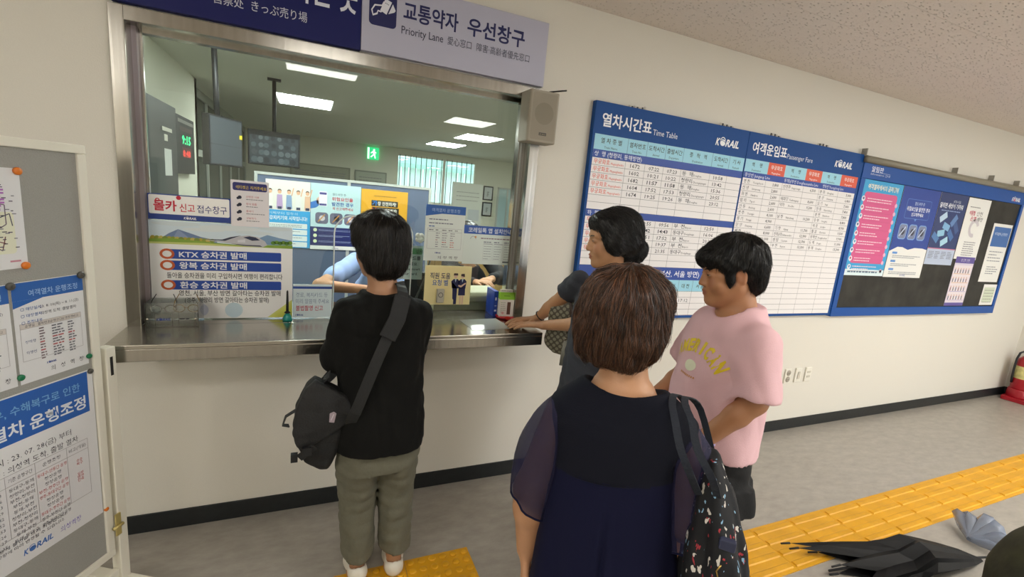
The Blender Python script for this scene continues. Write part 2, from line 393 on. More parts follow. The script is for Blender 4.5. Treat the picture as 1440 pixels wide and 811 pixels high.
p.poly([(.044, .172), (.055, .190), (.082, .194), (.090, .19), (.08, .174), (.066, .176), (.062, .164), (.048, .156)], NV, 3)
p.poly([(.076, .176), (.098, .228), (.126, .218), (.104, .164)], '#e8e8f2', 4)
p.poly([(.112, .168), (.130, .212), (.143, .188), (.138, .180)], '#e8e8f2', 4)
for k in range(3): p.rect(.097+.006*k, .208-.002*k, .101+.006*k, .211-.002*k, NV, 5)
p.text('교통약자', .178, .168, .078, NV, w_=.255, bold=.022, res=4)
p.text('우선창구', .478, .168, .078, NV, w_=.30, bold=.022, res=4)
p.text('Priority Lane', .172, .103, .043, '#33344c', w_=.193, bold=.004, res=3)
p.text('愛心窓口', .386, .103, .036, '#33344c', w_=.118, res=3)
p.text('障害·高齢者優先窓口', .53, .103, .036, '#33344c', w_=.282, res=3)
p.build('lettering', t)

# wall speaker
t = empty('wall_speaker', (1.08, -.13, 1.955), label='grey box loudspeaker with stray cable on the window frame corner', cat='speaker')
sp = M('#a39b8c', .6, name='speaker_shell')
G().prism([(-.075, 0), (.075, 0), (.083, .012), (.083, .118), (-.083, .118), (-.083, .012)], 'z', .0, .25, sp).build('cabinet', t, bevel=.006)
p = Print(); p.rrect(-.068, .012, .068, .238, .008, M('#9a9283', .75, name='speaker_cloth', bump=.3, scale=900)); p.disc(0, .14, .053, M('#8e8778', .8, name='speaker_cloth_dark', bump=.3, scale=900), 2, n=32)
p.build('grille', t, loc=(0, -.0005, 0))
p = Print(); p.rect(-.02, .034, .022, .048, '#2c2822', 3); p.text('AUDIO', -.016, .037, .009, '#b9a888', 4, w_=.034); p.build('badge', t, loc=(0, -.0005, 0))
G().box(-.05, .05, .118, .13, .03, .22, DKGREY).build('bracket', t)
G().tube([(.02, .10, .25), (.05, .06, .262), (.09, .03, .268), (.125, .02, .275)], .004, BLACK, n=6).build('cable', t)

# ---------------------------------------------------------------- time table board and fare board
def board(name, x0, x1, label):
    t = empty(name, ((x0+x1)/2, -.035, .985), label=label, cat='notice board'); return t
CY = '#9cd6ea'; NB = '#1c459f'; RD = '#e0583c'
tt = board('timetable_board', 1.435, 2.62, 'blue train time table board, left of the two joined boards')
fr = M('#08478c', .5, name='blue_board_frame', spec=.25)
BW = M('#efecec', .4, name='board_white')
def plate(t, x0, x1, zz0, zz1, cx, side=False):
    G().box(x0-cx, x1-cx, 0, .035, zz0-.985, zz1-.985, fr).build('frame', t, bevel=.003)
X0 = 1.435; xc = (1.435+2.617)/2
tt.location.x = xc
plate(tt, 1.435, 2.617, .985, 2.235, xc)
p = Print(); OX, OZ = xc, .985
def rc(a, b, c_, d, col, l=1): p.rect(a-OX, b-OZ, c_-OX, d-OZ, col, l)
def tx(s_, a, b, h, col, l=3, **k): p.text(s_, a-OX, b-OZ, h, col, l, **k)
TX0, TX1 = 1.452, 2.612
rc(TX0, 1.004, TX1, 2.062, BW, 1)
tx('열차시간표', 1.487, 2.112, .072, '#f2f4fa', w_=.345, bold=.022, res=3)
tx('Time Table', 1.845, 2.106, .042, '#dfe6f4', w_=.185, res=2)
p.korail(2.338-OX, 2.115-OZ, .056)
cols = [TX0, 1.680, 1.820, 1.959, 2.097, 2.335, 2.482, TX1]
rc(TX0, 1.979, TX1, 2.062, CY, 2)
hd = [('열 차 종 별', 'Train Name'), ('열차번호', 'Train No.'), ('도착시간', 'Arrival'), ('출발시간', 'Departure'), ('종   착   역', 'Destination'), ('도착시간', 'Arrival'), ('기 사', 'Remark')]
for i, (a, b) in enumerate(hd):
    c_ = (cols[i]+cols[i+1])/2
    tx(a, c_, 2.018, .030, '#1c1c22', al='c', wmax=(cols[i+1]-cols[i])*.88, bold=.008); tx(b, c_, 1.988, .017, '#1c1c22', al='c', wmax=(cols[i+1]-cols[i])*.7)
for x in cols[1:-1]: rc(x-.001, 1.979, x+.001, 2.062, '#2a4a78', 3)
rc(TX0, 1.935, TX1, 1.979, NB, 2); tx('상  행 (청량리, 동해방면)', 1.462, 1.945, .029, '#dfe6f8', w_=.33, bold=.01)
rows_up = [('1672', '07:22', '07:23', '동  해', 'Donghae', '10:58'), ('1602', '10:21', '10:22', '청량리', 'Cheongnyangni', '13:42'), ('1682', '11:57', '11:58', '동  해', 'Donghae', '15:36'),
           ('1604', '17:52', '17:53', '청량리', 'Cheongnyangni', '20:55'), ('1674', '19:25', '19:26', '동  해', 'Donghae', '23:12')]
rows_dn = [('1671', '09:55', '09:56', '부  전', 'Bujeon', '12:50'), ('1601', '14:42', '14:43', '동대구', 'Dongdaegu', '16:06'), ('1681', '17:51', '17:52', '부  전', 'Bujeon', '20:38'),
           ('1603', '19:36', '19:37', '부  전', 'Bujeon', '22:16'), ('1673', '21:34', '21:35', '동대구', 'Dongdaegu', '22:59')]
def ttrows(ztop, rows):
    for k in range(8): rc(TX0, ztop-.0410*k-.0008, TX1, ztop-.0410*k+.0008, '#3a3a44', 2)
    for x in cols[1:-1]: rc(x-.0008, ztop-.0410*7, x+.0008, ztop, '#3a3a44', 2)
    for i, r_ in enumerate(rows):
        zb = ztop - .0410*(i+1) + .0095
        tx('무궁화호', cols[0]+.012, zb, .028, RD, w_=.108, bold=.008); tx('Mugunghwaho', cols[0]+.128, zb, .018, RD, w_=.09)
        tx(r_[0], (cols[1]+cols[2])/2, zb, .029, '#22222a', al='c', w_=.070, bold=.008)
        tx(r_[1], (cols[2]+cols[3])/2, zb, .028, '#2a2a33', al='c', w_=.078, bold=.024 if r_[0] in ('1682', '1601') else .008)
        tx(r_[2], (cols[3]+cols[4])/2, zb, .028, '#2a2a33', al='c', w_=.078, bold=.024 if r_[0] in ('1682', '1601') else .008)
        tx(r_[3], cols[4]+.012, zb, .028, '#2a2a33', w_=.088, bold=.006); tx(r_[4], cols[4]+.106, zb, .017, '#2a2a33', wmax=.122)
        tx(r_[5], (cols[5]+cols[6])/2, zb, .028, '#22222a', al='c', w_=.080, bold=.008)
ttrows(1.935, rows_up)
rc(TX0, 1.607, TX1, 1.648, NB, 2); tx('하  행 (부전, 동대구방면)', 1.462, 1.616, .028, '#dfe6f8', w_=.33, bold=.01)
ttrows(1.607+.003, rows_dn)
rc(TX0, 1.243, TX1, 1.324, NB, 2); tx('KTX 환승시간표 (부산, 서울 방면)', 2.03, 1.266, .042, '#e8edfa', al='c', w_=.72, bold=.012)
rc(TX0, 1.168, TX1, 1.243, CY, 2)
c3 = [TX0, 1.61, 1.78, 1.95, 2.105, 2.225, 2.345, 2.48, TX1]
for i, a in enumerate(['열차번호', '의 성', '영 천', '경주', '부 산', '대 전', '서 울', '기 사']): tx(a, (c3[i]+c3[i+1])/2, 1.192, .030, '#1c1c22', al='c', wmax=.1, bold=.006)
for k in range(5): rc(TX0, 1.168-.0405*k-.0008, TX1, 1.168-.0405*k+.0008, '#3a3a44', 2)
for x in c3[1:-1]: rc(x-.0008, 1.006, x+.0008, 1.243, '#3a3a44', 3)
for i, (a, b) in enumerate(((0, '17:11'), (1, '17:12'), (2, ''), (3, '19:29'))):
    z_ = 1.168-.0405*(i+1)+.009
    tx(b, c3[4]+.06 if i != 1 else c3[5]+.06, z_, .028, '#2a2a33', al='c', w_=.078, bold=.02 if i == 3 else 0); tx('무궁화호', c3[0]+.02, z_, .026, RD, w_=.1)
p.build('timetable_print', tt)
fx0 = 2.620; fxc = (2.620+3.84)/2
ft = board('fare_board', fx0, 3.84, 'blue passenger fare board joined right of the time table'); ft.location.x = fxc
plate(ft, 2.619, 3.842, .985, 2.235, fxc)
p = Print(); OX = fxc
FX0, FX1 = 2.626, 3.792
rc(FX0, 1.004, FX1+.02, 2.064, BW, 1)
tx('여객운임표', 2.665, 2.112, .072, '#f2f4fa', w_=.33, bold=.022, res=3)
tx('Passenger Fare', 3.003, 2.108, .042, '#dfe6f4', w_=.265, res=2)
p.korail(3.512-OX, 2.113-OZ, .056)
fc = [FX0, 2.843, 3.009, 3.229, 3.400, 3.618, FX1+.02]
for i in range(6):
    rc(fc[i], 1.984, fc[i+1], 2.064, CY if i % 2 == 0 else RD, 2); c_ = (fc[i]+fc[i+1])/2
    tx('역     명' if i % 2 == 0 else '무궁화호', c_, 2.022, .029, '#1c1c22' if i % 2 == 0 else '#f5f0ee', al='c', wmax=.13, bold=.008)
    tx('Destination' if i % 2 == 0 else 'Mugunghwa', c_, 1.992, .017, '#1c1c22' if i % 2 == 0 else '#f5f0ee', al='c', wmax=.1)
rc(FX0, 1.943, FX1+.02, 1.984, NB, 2)
tx('중앙선 Jungang Line', 2.638, 1.953, .026, '#dfe6f8', w_=.24); tx('동해남부선 Donghaenambu Line', 3.02, 1.953, .026, '#dfe6f8', w_=.36); tx('영동선 Yeongdong Line', 3.43, 1.953, .026, '#dfe6f8', w_=.24)
H = .0412
F1 = [('영 천', 'Yeongcheon', '3,800'), ('신 녕', 'Sinnyeong', '2,800'), ('화 본', 'Hwabon', '2,600'), ('탑 리', 'Tap-ri', '2,600'), ('안 동', 'Andong', '2,600'), ('영 주', 'Yeongju', '4,100'), ('풍 기', 'Punggi', '4,900'), ('단 양', 'Danyang', '6,600'),
      ('제 천', 'Jecheon', '8,000'), ('원 주', 'Wonju', '11,000'), ('양 평', 'Yangpyeong', '13,500'), ('덕 소', 'Deokso', '14,800'), ('청량리', 'Cheongnyangni', '15,600')]
F2 = [('신경주', 'Singyeongju', '6,500'), None, ('태화강', 'Taehwagang', '8,600'), ('덕하', 'Deokha', '9,200'), None, ('남 창', 'Namchang', '10,200'), None, ('기 장', 'Gijang', '11,700'), ('신해운대', 'Sinhaeundae', '12,300'), ('센 텀', 'Centum', '12,700'), ('부 전', 'Bujeon', '13,300')]
F3 = [('봉 화', 'Bonghwa', '5,000'), ('춘 양', 'Chunyang', '6,400'), ('임 기', 'Imgi', '7,000'), ('현 동', 'Hyeondong', '7,400'), ('분 천', 'Buncheon', '7,800'), ('승 부', 'Seungbu', '8,400'), ('석 포', 'Seokpo', '8,900'), ('철 암', 'Cheoram', '9,500'), ('동백산', 'Dongbaeksan', '9,900'), ('도 계', 'Dogye', '11,000'), ('동 해', 'Donghae', '13,300')]
for k in range(1, 23): rc(FX0, 1.943-H*k-.0008, FX1+.02, 1.943-H*k+.0008, '#3a3a44', 2)
for x in fc[1:-1]: rc(x-.0008, 1.004, x+.0008, 1.943, '#3a3a44', 2)
for ci, L_ in enumerate((F1, F2, F3)):
    for i, it in enumerate(L_):
        if not it: continue
        z_ = 1.943-H*(i+1)+.0105; a = fc[2*ci]
        tx(it[0], a+.012, z_, .026, '#2a2a33', wmax=.08); tx(it[1], a+.1, z_, .018, '#2a2a33', wmax=.11); tx(it[2], fc[2*ci+2]-.035, z_, .026, '#22222a', al='r', wmax=.09, bold=.008)
rc(FX0, 1.943-H*15, fc[2], 1.943-H*14, NB, 3); tx('경북선 Gyeongbuk Line', 2.638, 1.943-H*15+.010, .025, '#dfe6f8', 4, w_=.24)
for i, it in enumerate([('예 천', 'Yecheon', '3,700'), ('점 촌', 'Jeomchon', '4,600'), ('상 주', 'Sangju', '6,000')]):
    z_ = 1.943-H*(16+i)+.0105; tx(it[0], FX0+.012, z_, .026, '#2a2a33', wmax=.08); tx(it[1], FX0+.1, z_, .018, '#2a2a33', wmax=.1); tx(it[2], fc[2]-.035, z_, .025, '#2a2a33', al='r')
p.build('fare_print', ft)
rn = random.Random(4)
for bx, par, cxx in ((1.66, tt, xc), (2.36, tt, xc), (2.80, ft, fxc), (3.3, ft, fxc)):
    g = G()
    for k in range(7): g.box(bx-cxx+.018*k, bx-cxx+.018*k+.009, .006, .012, 1.25, 1.25+rn.uniform(.006, .018), M('#4a4844' if k % 2 else '#cfc9bd', .6))
    g.build('mounting_clip', par)

# information board
ib = empty('information_board', (5.12, -.04, .975), label='blue framed information board with a dark felt face, right of the fare board', cat='notice board')
OX, OZ = 5.12, .975
g = G(); FB = M('#15509f', .45, name='bright_blue_frame', spec=.3)
x0, x1, z0, z1 = 3.846, 6.44, .975, 2.185
g.box(x0-OX, x1-OX, 0, .04, z0-OZ, 1.047-OZ, FB).box(x0-OX, x1-OX, 0, .04, 2.068-OZ, z1-OZ, FB).box(x0-OX, 3.9-OX, 0, .04, 1.047-OZ, 2.068-OZ, FB).box(6.395-OX, x1-OX, 0, .04, 1.047-OZ, 2.068-OZ, FB)
g.build('frame', ib, bevel=.003)
felt = M('#35342f', .85, name='worn_black_felt', vary=.55, scale=5, bump=.1)
G().box(3.9-OX, 6.395-OX, .012, .03, 1.047-OZ, 2.068-OZ, felt).build('felt_panel', ib)
p = Print(); tx('알림판', 3.945, 2.128, .040, '#e8edfa', w_=.15, bold=.012, res=2); tx('Information 안내', 3.945, 2.100, .020, '#cfd8ee', w_=.245); p.rect(3.945-OX, 2.122-OZ, 4.19-OX, 2.124-OZ, '#cfd8ee')
p.korail(6.17-OX, 2.09-OZ, .045); p.disc(6.17+.05-OX, 2.10-OZ, .012, '#d8486a', 5); p.build('lettering', ib)
t = empty('screen_tube', (5.1, -.045, 2.205), label='long grey roller tube mounted above the information board', cat='roller tube')
G().tube([(-1.27, 0, .0), (1.33, 0, .0)], .026, M('#8d8878', .45, .2, name='grey_tube'), n=14).build('tube', t)
for x in (-1.27, 0, .62, 1.1): G().box(x-.004, x+.004, -.004, .036, .02, .075, GREY).build('hook', t)
# ---------------------------------------------------------------- posters on the information board
GI = 'papers pinned to the information board'
YP = -.0305
def d1(p, w_, h):
    p.rect(0, 0, w_, h, '#2fa3da', 1); p.rrect(.04, .10, w_-.05, h-.09, .03, '#d9578f', 2)
    p.text('여객열차에서의 금지행위', w_/2, h-.066, .042, '#f3efd4', 3, al='c', w_=.40, bold=.02); 
    for k in range(9):
        z_ = h-.14-.067*k; p.greek(.085, z_, w_*.62, 2, .02, .007, '#f2d9e4', 3, seed=k)
        p.disc(.035+.006*(k % 3), z_-.005, .022, '#e9e9f2', 3, n=10); p.disc(w_-.045, z_-.03, .017, '#e6b6d0', 3, n=10)
        p.disc(.035+.006*(k % 3), z_-.002, .011, ['#55608f', '#c05a7c', '#5d9cc4'][k % 3], 4, n=8)
        p.rect(.07, z_-.038, w_-.07, z_-.036, '#c64a80', 3)
    p.rect(0, 0, w_, .05, '#dff0f4', 3); p.greek(.04, .03, w_*.8, 1, .02, .012, '#4b6b86', 4)
def d2(p, w_, h):
    p.rect(0, .26, w_, h, '#173f9a', 1); p.poly([(0, .22), (.13, .27), (.26, .24), (.4, .27), (w_, .25), (w_, .33), (0, .33)], '#173f9a', 2)
    p.rrect(.09, .50, w_-.1, .66, .015, '#5f8fd8', 2); p.rrect(.093, .503, w_-.103, .657, .013, '#173f9a', 3); p.poly([(.24, .503), (.28, .503), (.26, .48)], '#5f8fd8', 3)
    p.text('철도여행 중', w_/2, .615, .028, '#c9d9f2', 4, al='c'); p.text('위험요인을 발견한 경우', w_/2, .567, .036, '#e9eefa', 4, al='c', w_=.34, bold=.02); p.text('신고해주세요', w_/2, .525, .030, '#e9eefa', 4, al='c', bold=.02)
    for k in range(3):
        x = .06+.14*k; p.rrect(x, .325, x+.12, .455, .03, '#7fa8e0', 3); p.rrect(x+.008, .333, x+.112, .447, .025, '#7b86a6', 4); p.disc(x+.06, .39, .03, '#2a3046', 5, n=12); p.line(x+.02, .35, x+.09, .43, .012, '#c9d2e8', 6)
    for k in range(3): p.rrect(.05, .20-.07*k, .12, .218-.07*k, .005, '#5b93d6', 3); p.greek(.06, .185-.07*k, w_*.75, 2, .014, .006, '#8a8f9a', 3, seed=k)
    p.text('KORAIL', w_/2, .012, .022, '#3a5aa6', 3, al='c', shear=.2)
def d3(p, w_, h):
    p.rect(0, .14, w_, h, '#15306a', 1); p.rect(0, 0, w_, .14, '#b9c6dd', 1); p.rect(0, .14, w_, .148, '#c86a92', 2)
    p.text('KTX-이음', w_*.62, h-.075, .026, '#dfe6f4', 3, al='c'); p.text('달리면 세상이 가까워', w_*.46, h-.125, .045, '#eef2fa', 3, al='c', w_=.37, bold=.02); p.greek(.06, h-.15, w_*.72, 1, .01, .008, '#8fa6d4', 3)
    rn = random.Random(8)
    for k, (x, z_, a, c_) in enumerate([(.12, .42, 30, '#b9d3ea'), (.2, .34, -15, '#7fb2da'), (.30, .40, 50, '#5e86bd'), (.14, .28, 10, '#8fc4e2'), (.3, .27, -40, '#3f6cab'), (.22, .21, 25, '#a9d4e8'), (.07, .24, -30, '#4f7fb8'), (.36, .34, -50, '#35558f')]):
        q = Matrix.Rotation(R(a), 2); pts = [q @ Vector(v) for v in ((-.055, -.028), (.055, -.028), (.055, .028), (-.055, .028))]
        p.poly([(x+v.x, z_+v.y) for v in pts], c_, 3+k % 3)
    for k in range(4): p.greek(.03+.1*k, .115, .08, 5, .014, .006, '#6f7488', 3, seed=k)
def d4(p, w_, h):
    p.greek(.05, h-.08, w_*.5, 1, .01, .007, '#6c6a70', 2); p.text('여름철', .06, h-.15, .042, '#c23a5a', 2, w_=.10, bold=.02); p.text('안전', .19, h-.15, .042, '#3a3a44', 2, w_=.10)
    p.text('온열', .10, h-.20, .042, '#c23a5a', 2, w_=.10, bold=.02); p.text('예방', .22, h-.20, .042, '#3a3a44', 2, w_=.10)
    p.ring(.20, .29, .05, .085, '#cfc9ce', 2, a0=20, a1=290); p.greek(.10, .16, .2, 7, .02, .008, '#8c8a92', 2)
def d5(p, w_, h):
    p.rect(0, h-.06, w_, h, '#5b4c9a', 1); p.text('승강장 안전', w_/2, h-.045, .03, '#e6e2f4', 2, al='c'); p.rect(0, 0, w_, .03, '#5b4c9a', 1); p.rrect(.01, .04, w_-.01, h-.08, .01, '#eadfe4', 1)
    for r_ in range(4):
        z_ = .06+.085*r_; p.rect(.02, z_-.008, w_-.02, z_-.004, '#d9a65a' if r_ > 1 else '#9a8fc9', 2)
        for k in range(6):
            x = .035+.047*k; p.rect(x-.008, z_, x+.008, z_+.035, ['#5d6a86', '#8a5d6a', '#6a6a72'][(k+r_) % 3], 2); p.disc(x, z_+.043, .008, '#d2a78c', 3, n=8)
def d6(p, w_, h):
    p.rect(0.03, h-.22, w_-.01, h-.03, '#3468ad', 1); p.text('여객열차 운행조정', w_/2, h-.11, .03, '#dfe8f6', 2, al='c', wmax=.3); p.greek(.05, h-.27, w_*.7, 4, .03, .009, '#8f929a', 2, seed=2); p.greek(.08, h-.42, w_*.6, 4, .022, .009, '#8f929a', 2, seed=3)
def d7(p, w_, h): p.rect(.02, .03, w_-.03, h-.03, '#d3dcc6', 1); p.greek(.04, h-.06, w_*.7, 5, .03, .008, '#9aa08f', 2)
poster('notice_poster', 3.905, 1.315, .52, .75, YP, 'pink and sky blue rules poster, leftmost on the information board', 'poster', d1, group=GI, base='#e6eef0')
poster('notice_poster', 4.435, 1.31, .545, .755, YP, 'royal blue and white poster with three rounded pictures', 'poster', d2, group=GI)
poster('notice_poster', 4.99, 1.438, .445, .628, YP, 'dark navy poster with scattered pale tickets', 'poster', d3, group=GI)
poster('notice_poster', 5.45, 1.502, .39, .558, YP, 'white poster with red and black heading right of navy poster', 'poster', d4, group=GI)
poster('notice_poster', 5.495, 1.055, .33, .47, YP-.002, 'small purple edged poster with rows of little figures', 'poster', d5, group=GI, base='#d9cfe0')
poster('notice_sheet', 6.0, 1.295, .365, .57, YP, 'white sheet with blue header near the right end of information board', 'paper', d6, group=GI)
poster('notice_sheet', 6.14, 1.06, .26, .21, YP, 'small pale green white sheet in the lower right corner', 'paper', d7, group=GI)

# ---------------------------------------------------------------- outlets
def outlet(x, kind, label):
    t = empty('wall_outlet', (x, -.001, .415), label=label, cat='outlet', group='wall plates below the fare board')
    G().box(-.036, .036, -.011, 0, 0, .122, WHITE).build('plate', t, bevel=.004)
    if kind == 0:
        for z in (.034, .088): G().tube([(0, -.0112, z), (0, -.0145, z)], [.024, .022], M('#a9a294', .5), n=20).tube([(-.008, -.0148, z), (-.008, -.0152, z)], .0035, BLACK, n=8).tube([(.008, -.0148, z), (.008, -.0152, z)], .0035, BLACK, n=8).build('socket', t)
    elif kind == 1: G().box(-.014, .014, -.016, -.0112, .03, .092, M('#cfcabc', .4)).build('switch_rocker', t, bevel=.002)
    else:
        for z in (.035, .075): G().box(-.02, .02, -.0145, -.0112, z, z+.018, M('#cfcabc', .4)).build('port_cover', t, bevel=.001)
outlet(3.536, 0, 'white wall plate with two round sockets, leftmost of three'); outlet(3.66, 1, 'white wall plate with one narrow rocker, middle of three'); outlet(3.782, 2, 'white wall plate with two small ports, rightmost of three')

# ---------------------------------------------------------------- extinguisher in the corner
RED = M('#a11423', .3, name='red_enamel')
t = empty('extinguisher_stand', (7.19, -.165, 0), R(4), label='red plastic stand on the floor in the far corner', cat='stand')
g = G().prism([(-.125, -.115), (.11, -.115), (.11, .1), (-.125, .1)], 'z', 0, .045, RED); g.lathe([(.10, .045), (.098, .07), (.094, .135), (.088, .137)], RED, n=24); g.build('base', t, bevel=.006)
p = Print(); p.text('소화기', -.09, .012, .026, '#e9c26a', 2, bold=.02); p.text('119', .01, .012, .026, '#e9c26a', 2); p.build('lettering', t, loc=(0, -.116, 0))
t = empty('fire_extinguisher', (7.19, -.16, .137), R(-40), label='red fire extinguisher with yellow label standing in the corner stand', cat='fire extinguisher')
G().lathe([(.078, 0), (.08, .01), (.08, .30), (.074, .33), (.05, .36), (.022, .375), (.022, .39)], RED, n=28).build('cylinder', t)
G().lathe([(.0806, .12), (.0808, .122), (.0808, .255), (.0806, .257)], M('#d8cf8a', .5, name='label_yellow', vary=.3, scale=30), n=28).build('label_band', t)
G().box(-.012, .012, -.012, .012, .39, .43, M('#a8a8a0', .3, .8)).box(-.01, .01, -.09, .02, .43, .437, BLACK).box(-.01, .01, -.095, .0, .452, .459, BLACK).build('valve_handle', t)
G().tube([(-.012, 0, .41), (-.05, 0, .425), (-.085, 0, .40), (-.1, 0, .33), (-.1, 0, .22), (-.095, 0, .12), (-.09, 0, .06)], .010, BLACK, n=8).build('hose', t)
G().lathe([(.02, 0), (.02, .004)], M('#d9d9d2', .3), (0, -.03, .40), n=14).build('gauge', t)

# ---------------------------------------------------------------- notices on the ticket window glass
def k_head(p, w_, h):
    p.rect(0, 0, w_, h, '#24408e', 1); p.rrect(.004, .024, w_-.004, h-.004, .006, '#faf9f7', 2)
    p.text('몰카', .020, .042, .044, '#c9243e', 3, w_=.082, bold=.03, res=3); p.disc(.110, .096, .009, '#c9243e', 3, n=14); p.ring(.035, .082, .004, .008, '#c9243e', 4)
    p.text('신고', .112, .040, .036, '#c9243e', 3, w_=.056, bold=.012, res=3); p.text('접수창구', .176, .040, .034, '#24307a', 3, w_=.112, bold=.006, res=3)
    p.korail(.126, .006, .013, l=3)
poster('report_desk_sign', -.625, 1.436, .302, .108, .072, 'white sign with blue border and red lettering, upper left in window', 'sign', k_head, base='#24408e', th=.003)
def k_ktx(p, w_, h):
    p.rect(0, .33, w_, h, '#d6e6ef', 1)
    for k, (x, z_, rx, rz) in enumerate([(.10, .425, .09, .010), (.30, .418, .12, .012), (.48, .425, .07, .009), (.20, .405, .08, .008), (.40, .402, .08, .008)]): p.disc(x, z_, min(rx, x-.003, w_-.003-x), '#dde7ea' if k % 2 else '#d5e2e6', 1.2+.1*k, ry=rz)
    p.poly([(.03, .350), (.07, .382), (.105, .402), (.14, .390), (.19, .372), (.25, .360), (.25, .350)], '#6f86ac', 2); p.poly([(.08, .350), (.105, .402), (.13, .380), (.16, .350)], '#8a9cbd', 2.2)
    p.poly([(.36, .350), (.40, .372), (.45, .396), (.50, .384), (w_-.002, .374), (w_-.002, .350)], '#7f9fc0', 2)
    for k in range(16): x = .006+.0145*k; p.disc(x+.008, .358, .011, ['#b3a43c', '#8f9a38', '#c2b25a', '#7c8f3a'][k % 4], 2.6+.05*(k % 4), ry=.008+.006*(1-k/16), n=10)
    p.poly([(0, .336), (0, .356), (.08, .362), (.17, .355), (.25, .349), (.32, .345), (w_, .352), (w_, .334)], '#86a83c', 4); p.poly([(0, .336), (0, .344), (.2, .346), (.4, .338), (w_, .336)], '#c9cf7a', 4.2)
    for k in range(6): p.disc(.475+.014*k, .360+.003*(k % 2), .011, ['#5f8f34', '#7aa53c'][k % 2], 4.1, ry=.009, n=10)
    p.rect(0, 0, w_, .336, '#f3f3f1', 4.4)
    p.poly([(.20, .362), (.27, .358), (.30, .368), (.335, .384), (.375, .390), (.41, .384), (.440, .366), (.450, .348), (.43, .338), (.36, .340), (.30, .349), (.24, .356)], '#c4c4ca', 5)
    p.poly([(.19, .364), (.28, .360), (.33, .382), (.345, .388), (.30, .378), (.27, .366)], '#3a3f52', 6); p.poly([(.352, .380), (.378, .386), (.402, .382), (.420, .370), (.388, .366)], '#2c3552', 6); p.poly([(.30, .350), (.36, .346), (.42, .346), (.43, .340), (.36, .341)], '#4a4a58', 6); p.poly([(.33, .366), (.36, .372), (.36, .356), (.33, .356)], '#dcdce2', 6)
    for z_, s_ in ((.293, 'KTX 승차권 발매'), (.243, '왕복 승차권 발매'), (.155, '환승 승차권 발매')):
        p.rrect(.05, z_-.021, .508, z_+.021, .006, '#1e49a4', 5); p.disc(.062, z_, .027, '#c75a28', 6, ry=.023); p.disc(.062, z_, .017, '#f0efec', 7, ry=.014)
        p.text(s_, .105, z_-.012, .030, '#eef0f8', 7, w_=.26, bold=.022, res=3)
    p.text('돌아올 승차권을 미리 구입하시면 여행이 편리합니다', .058, .188, .026, '#33333a', 6, w_=.455, bold=.010, res=2)
    p.text('영천, 서울, 부산 방면 갈아타는 승차권 발매', .10, .108, .026, '#33333a', 6, w_=.405, bold=.010, res=2)
    p.text('(경주, 청량리 방면 갈아타는 승차권 발매)', .12, .076, .026, '#33333a', 6, w_=.335, bold=.010, res=2)
    for a, b, r_, c_ in ((.18, .04, .03, '#d3d6e4'), (.31, .038, .036, '#c9dde6')): p.disc(a, b, r_, c_, 5, n=20)
    for k in range(9): p.poly([(.40+.012*k, .001), (w_-.001, .001), (w_-.001, .128-.010*k)], ['#e6e7cf', '#e4e6bd', '#e2e4a8', '#dfe194', '#dcdf82', '#d9dc72', '#d7da66', '#d5d85e', '#d3d658'][k], 4.1+.08*k)
poster('ticket_sales_poster', -.628, .995, .556, .437, .078, 'large poster with a train and three blue bars standing on counter', 'poster', k_ktx, th=.004)
def k_et(p, w_, h):
    p.rrect(.008, h-.045, w_-.008, h-.01, .008, '#2a2c6e', 2); p.text('에티켓은 지켜주세요', .02, h-.037, .016, '#e6c94a', 3, wmax=w_*.8)
    for k in range(4):
        z_ = h-.075-.032*k; p.disc(.035, z_, .008, '#2b2f45', 2, n=8); p.disc(.028, z_-.004, .006, '#2b2f45', 2, n=8); p.text(['안전한 이용', '잠시 멈춤', '줄서기', '양보하기'][k], .06, z_, .010, '#b8404c', 2); p.greek(.06, z_-.008, .075, 1, .01, .003, '#7c7c84', 2, seed=k)
poster('etiquette_sign', -.322, 1.425, .152, .205, .075, 'small white rounded sign with navy band above the train poster', 'sign', k_et, base='#ebe7ea', th=.002)
def k_rep(p, w_, h):
    p.rect(0, h-.022, w_, h-.010, '#2b4a94', 1); p.text('경로, 복지카드 등', .012, h-.062, .024, '#7d93ac', 2, w_=w_*.82); p.text('미리 말씀해 주세요', .012, h-.094, .024, '#7d93ac', 2, w_=w_*.86)
    p.text('불법촬영 신고', .012, h-.130, .027, '#b5344e', 2, w_=w_*.70, bold=.01, res=2); p.korail(.010, .008, .010, c='#2b4a94', l=2)
poster('small_notice', -.068, .995, .175, .165, .075, 'pale blue notice behind clear acrylic standing on the counter, right of train poster', 'sign', k_rep, base='#d3e3e6', th=.003)
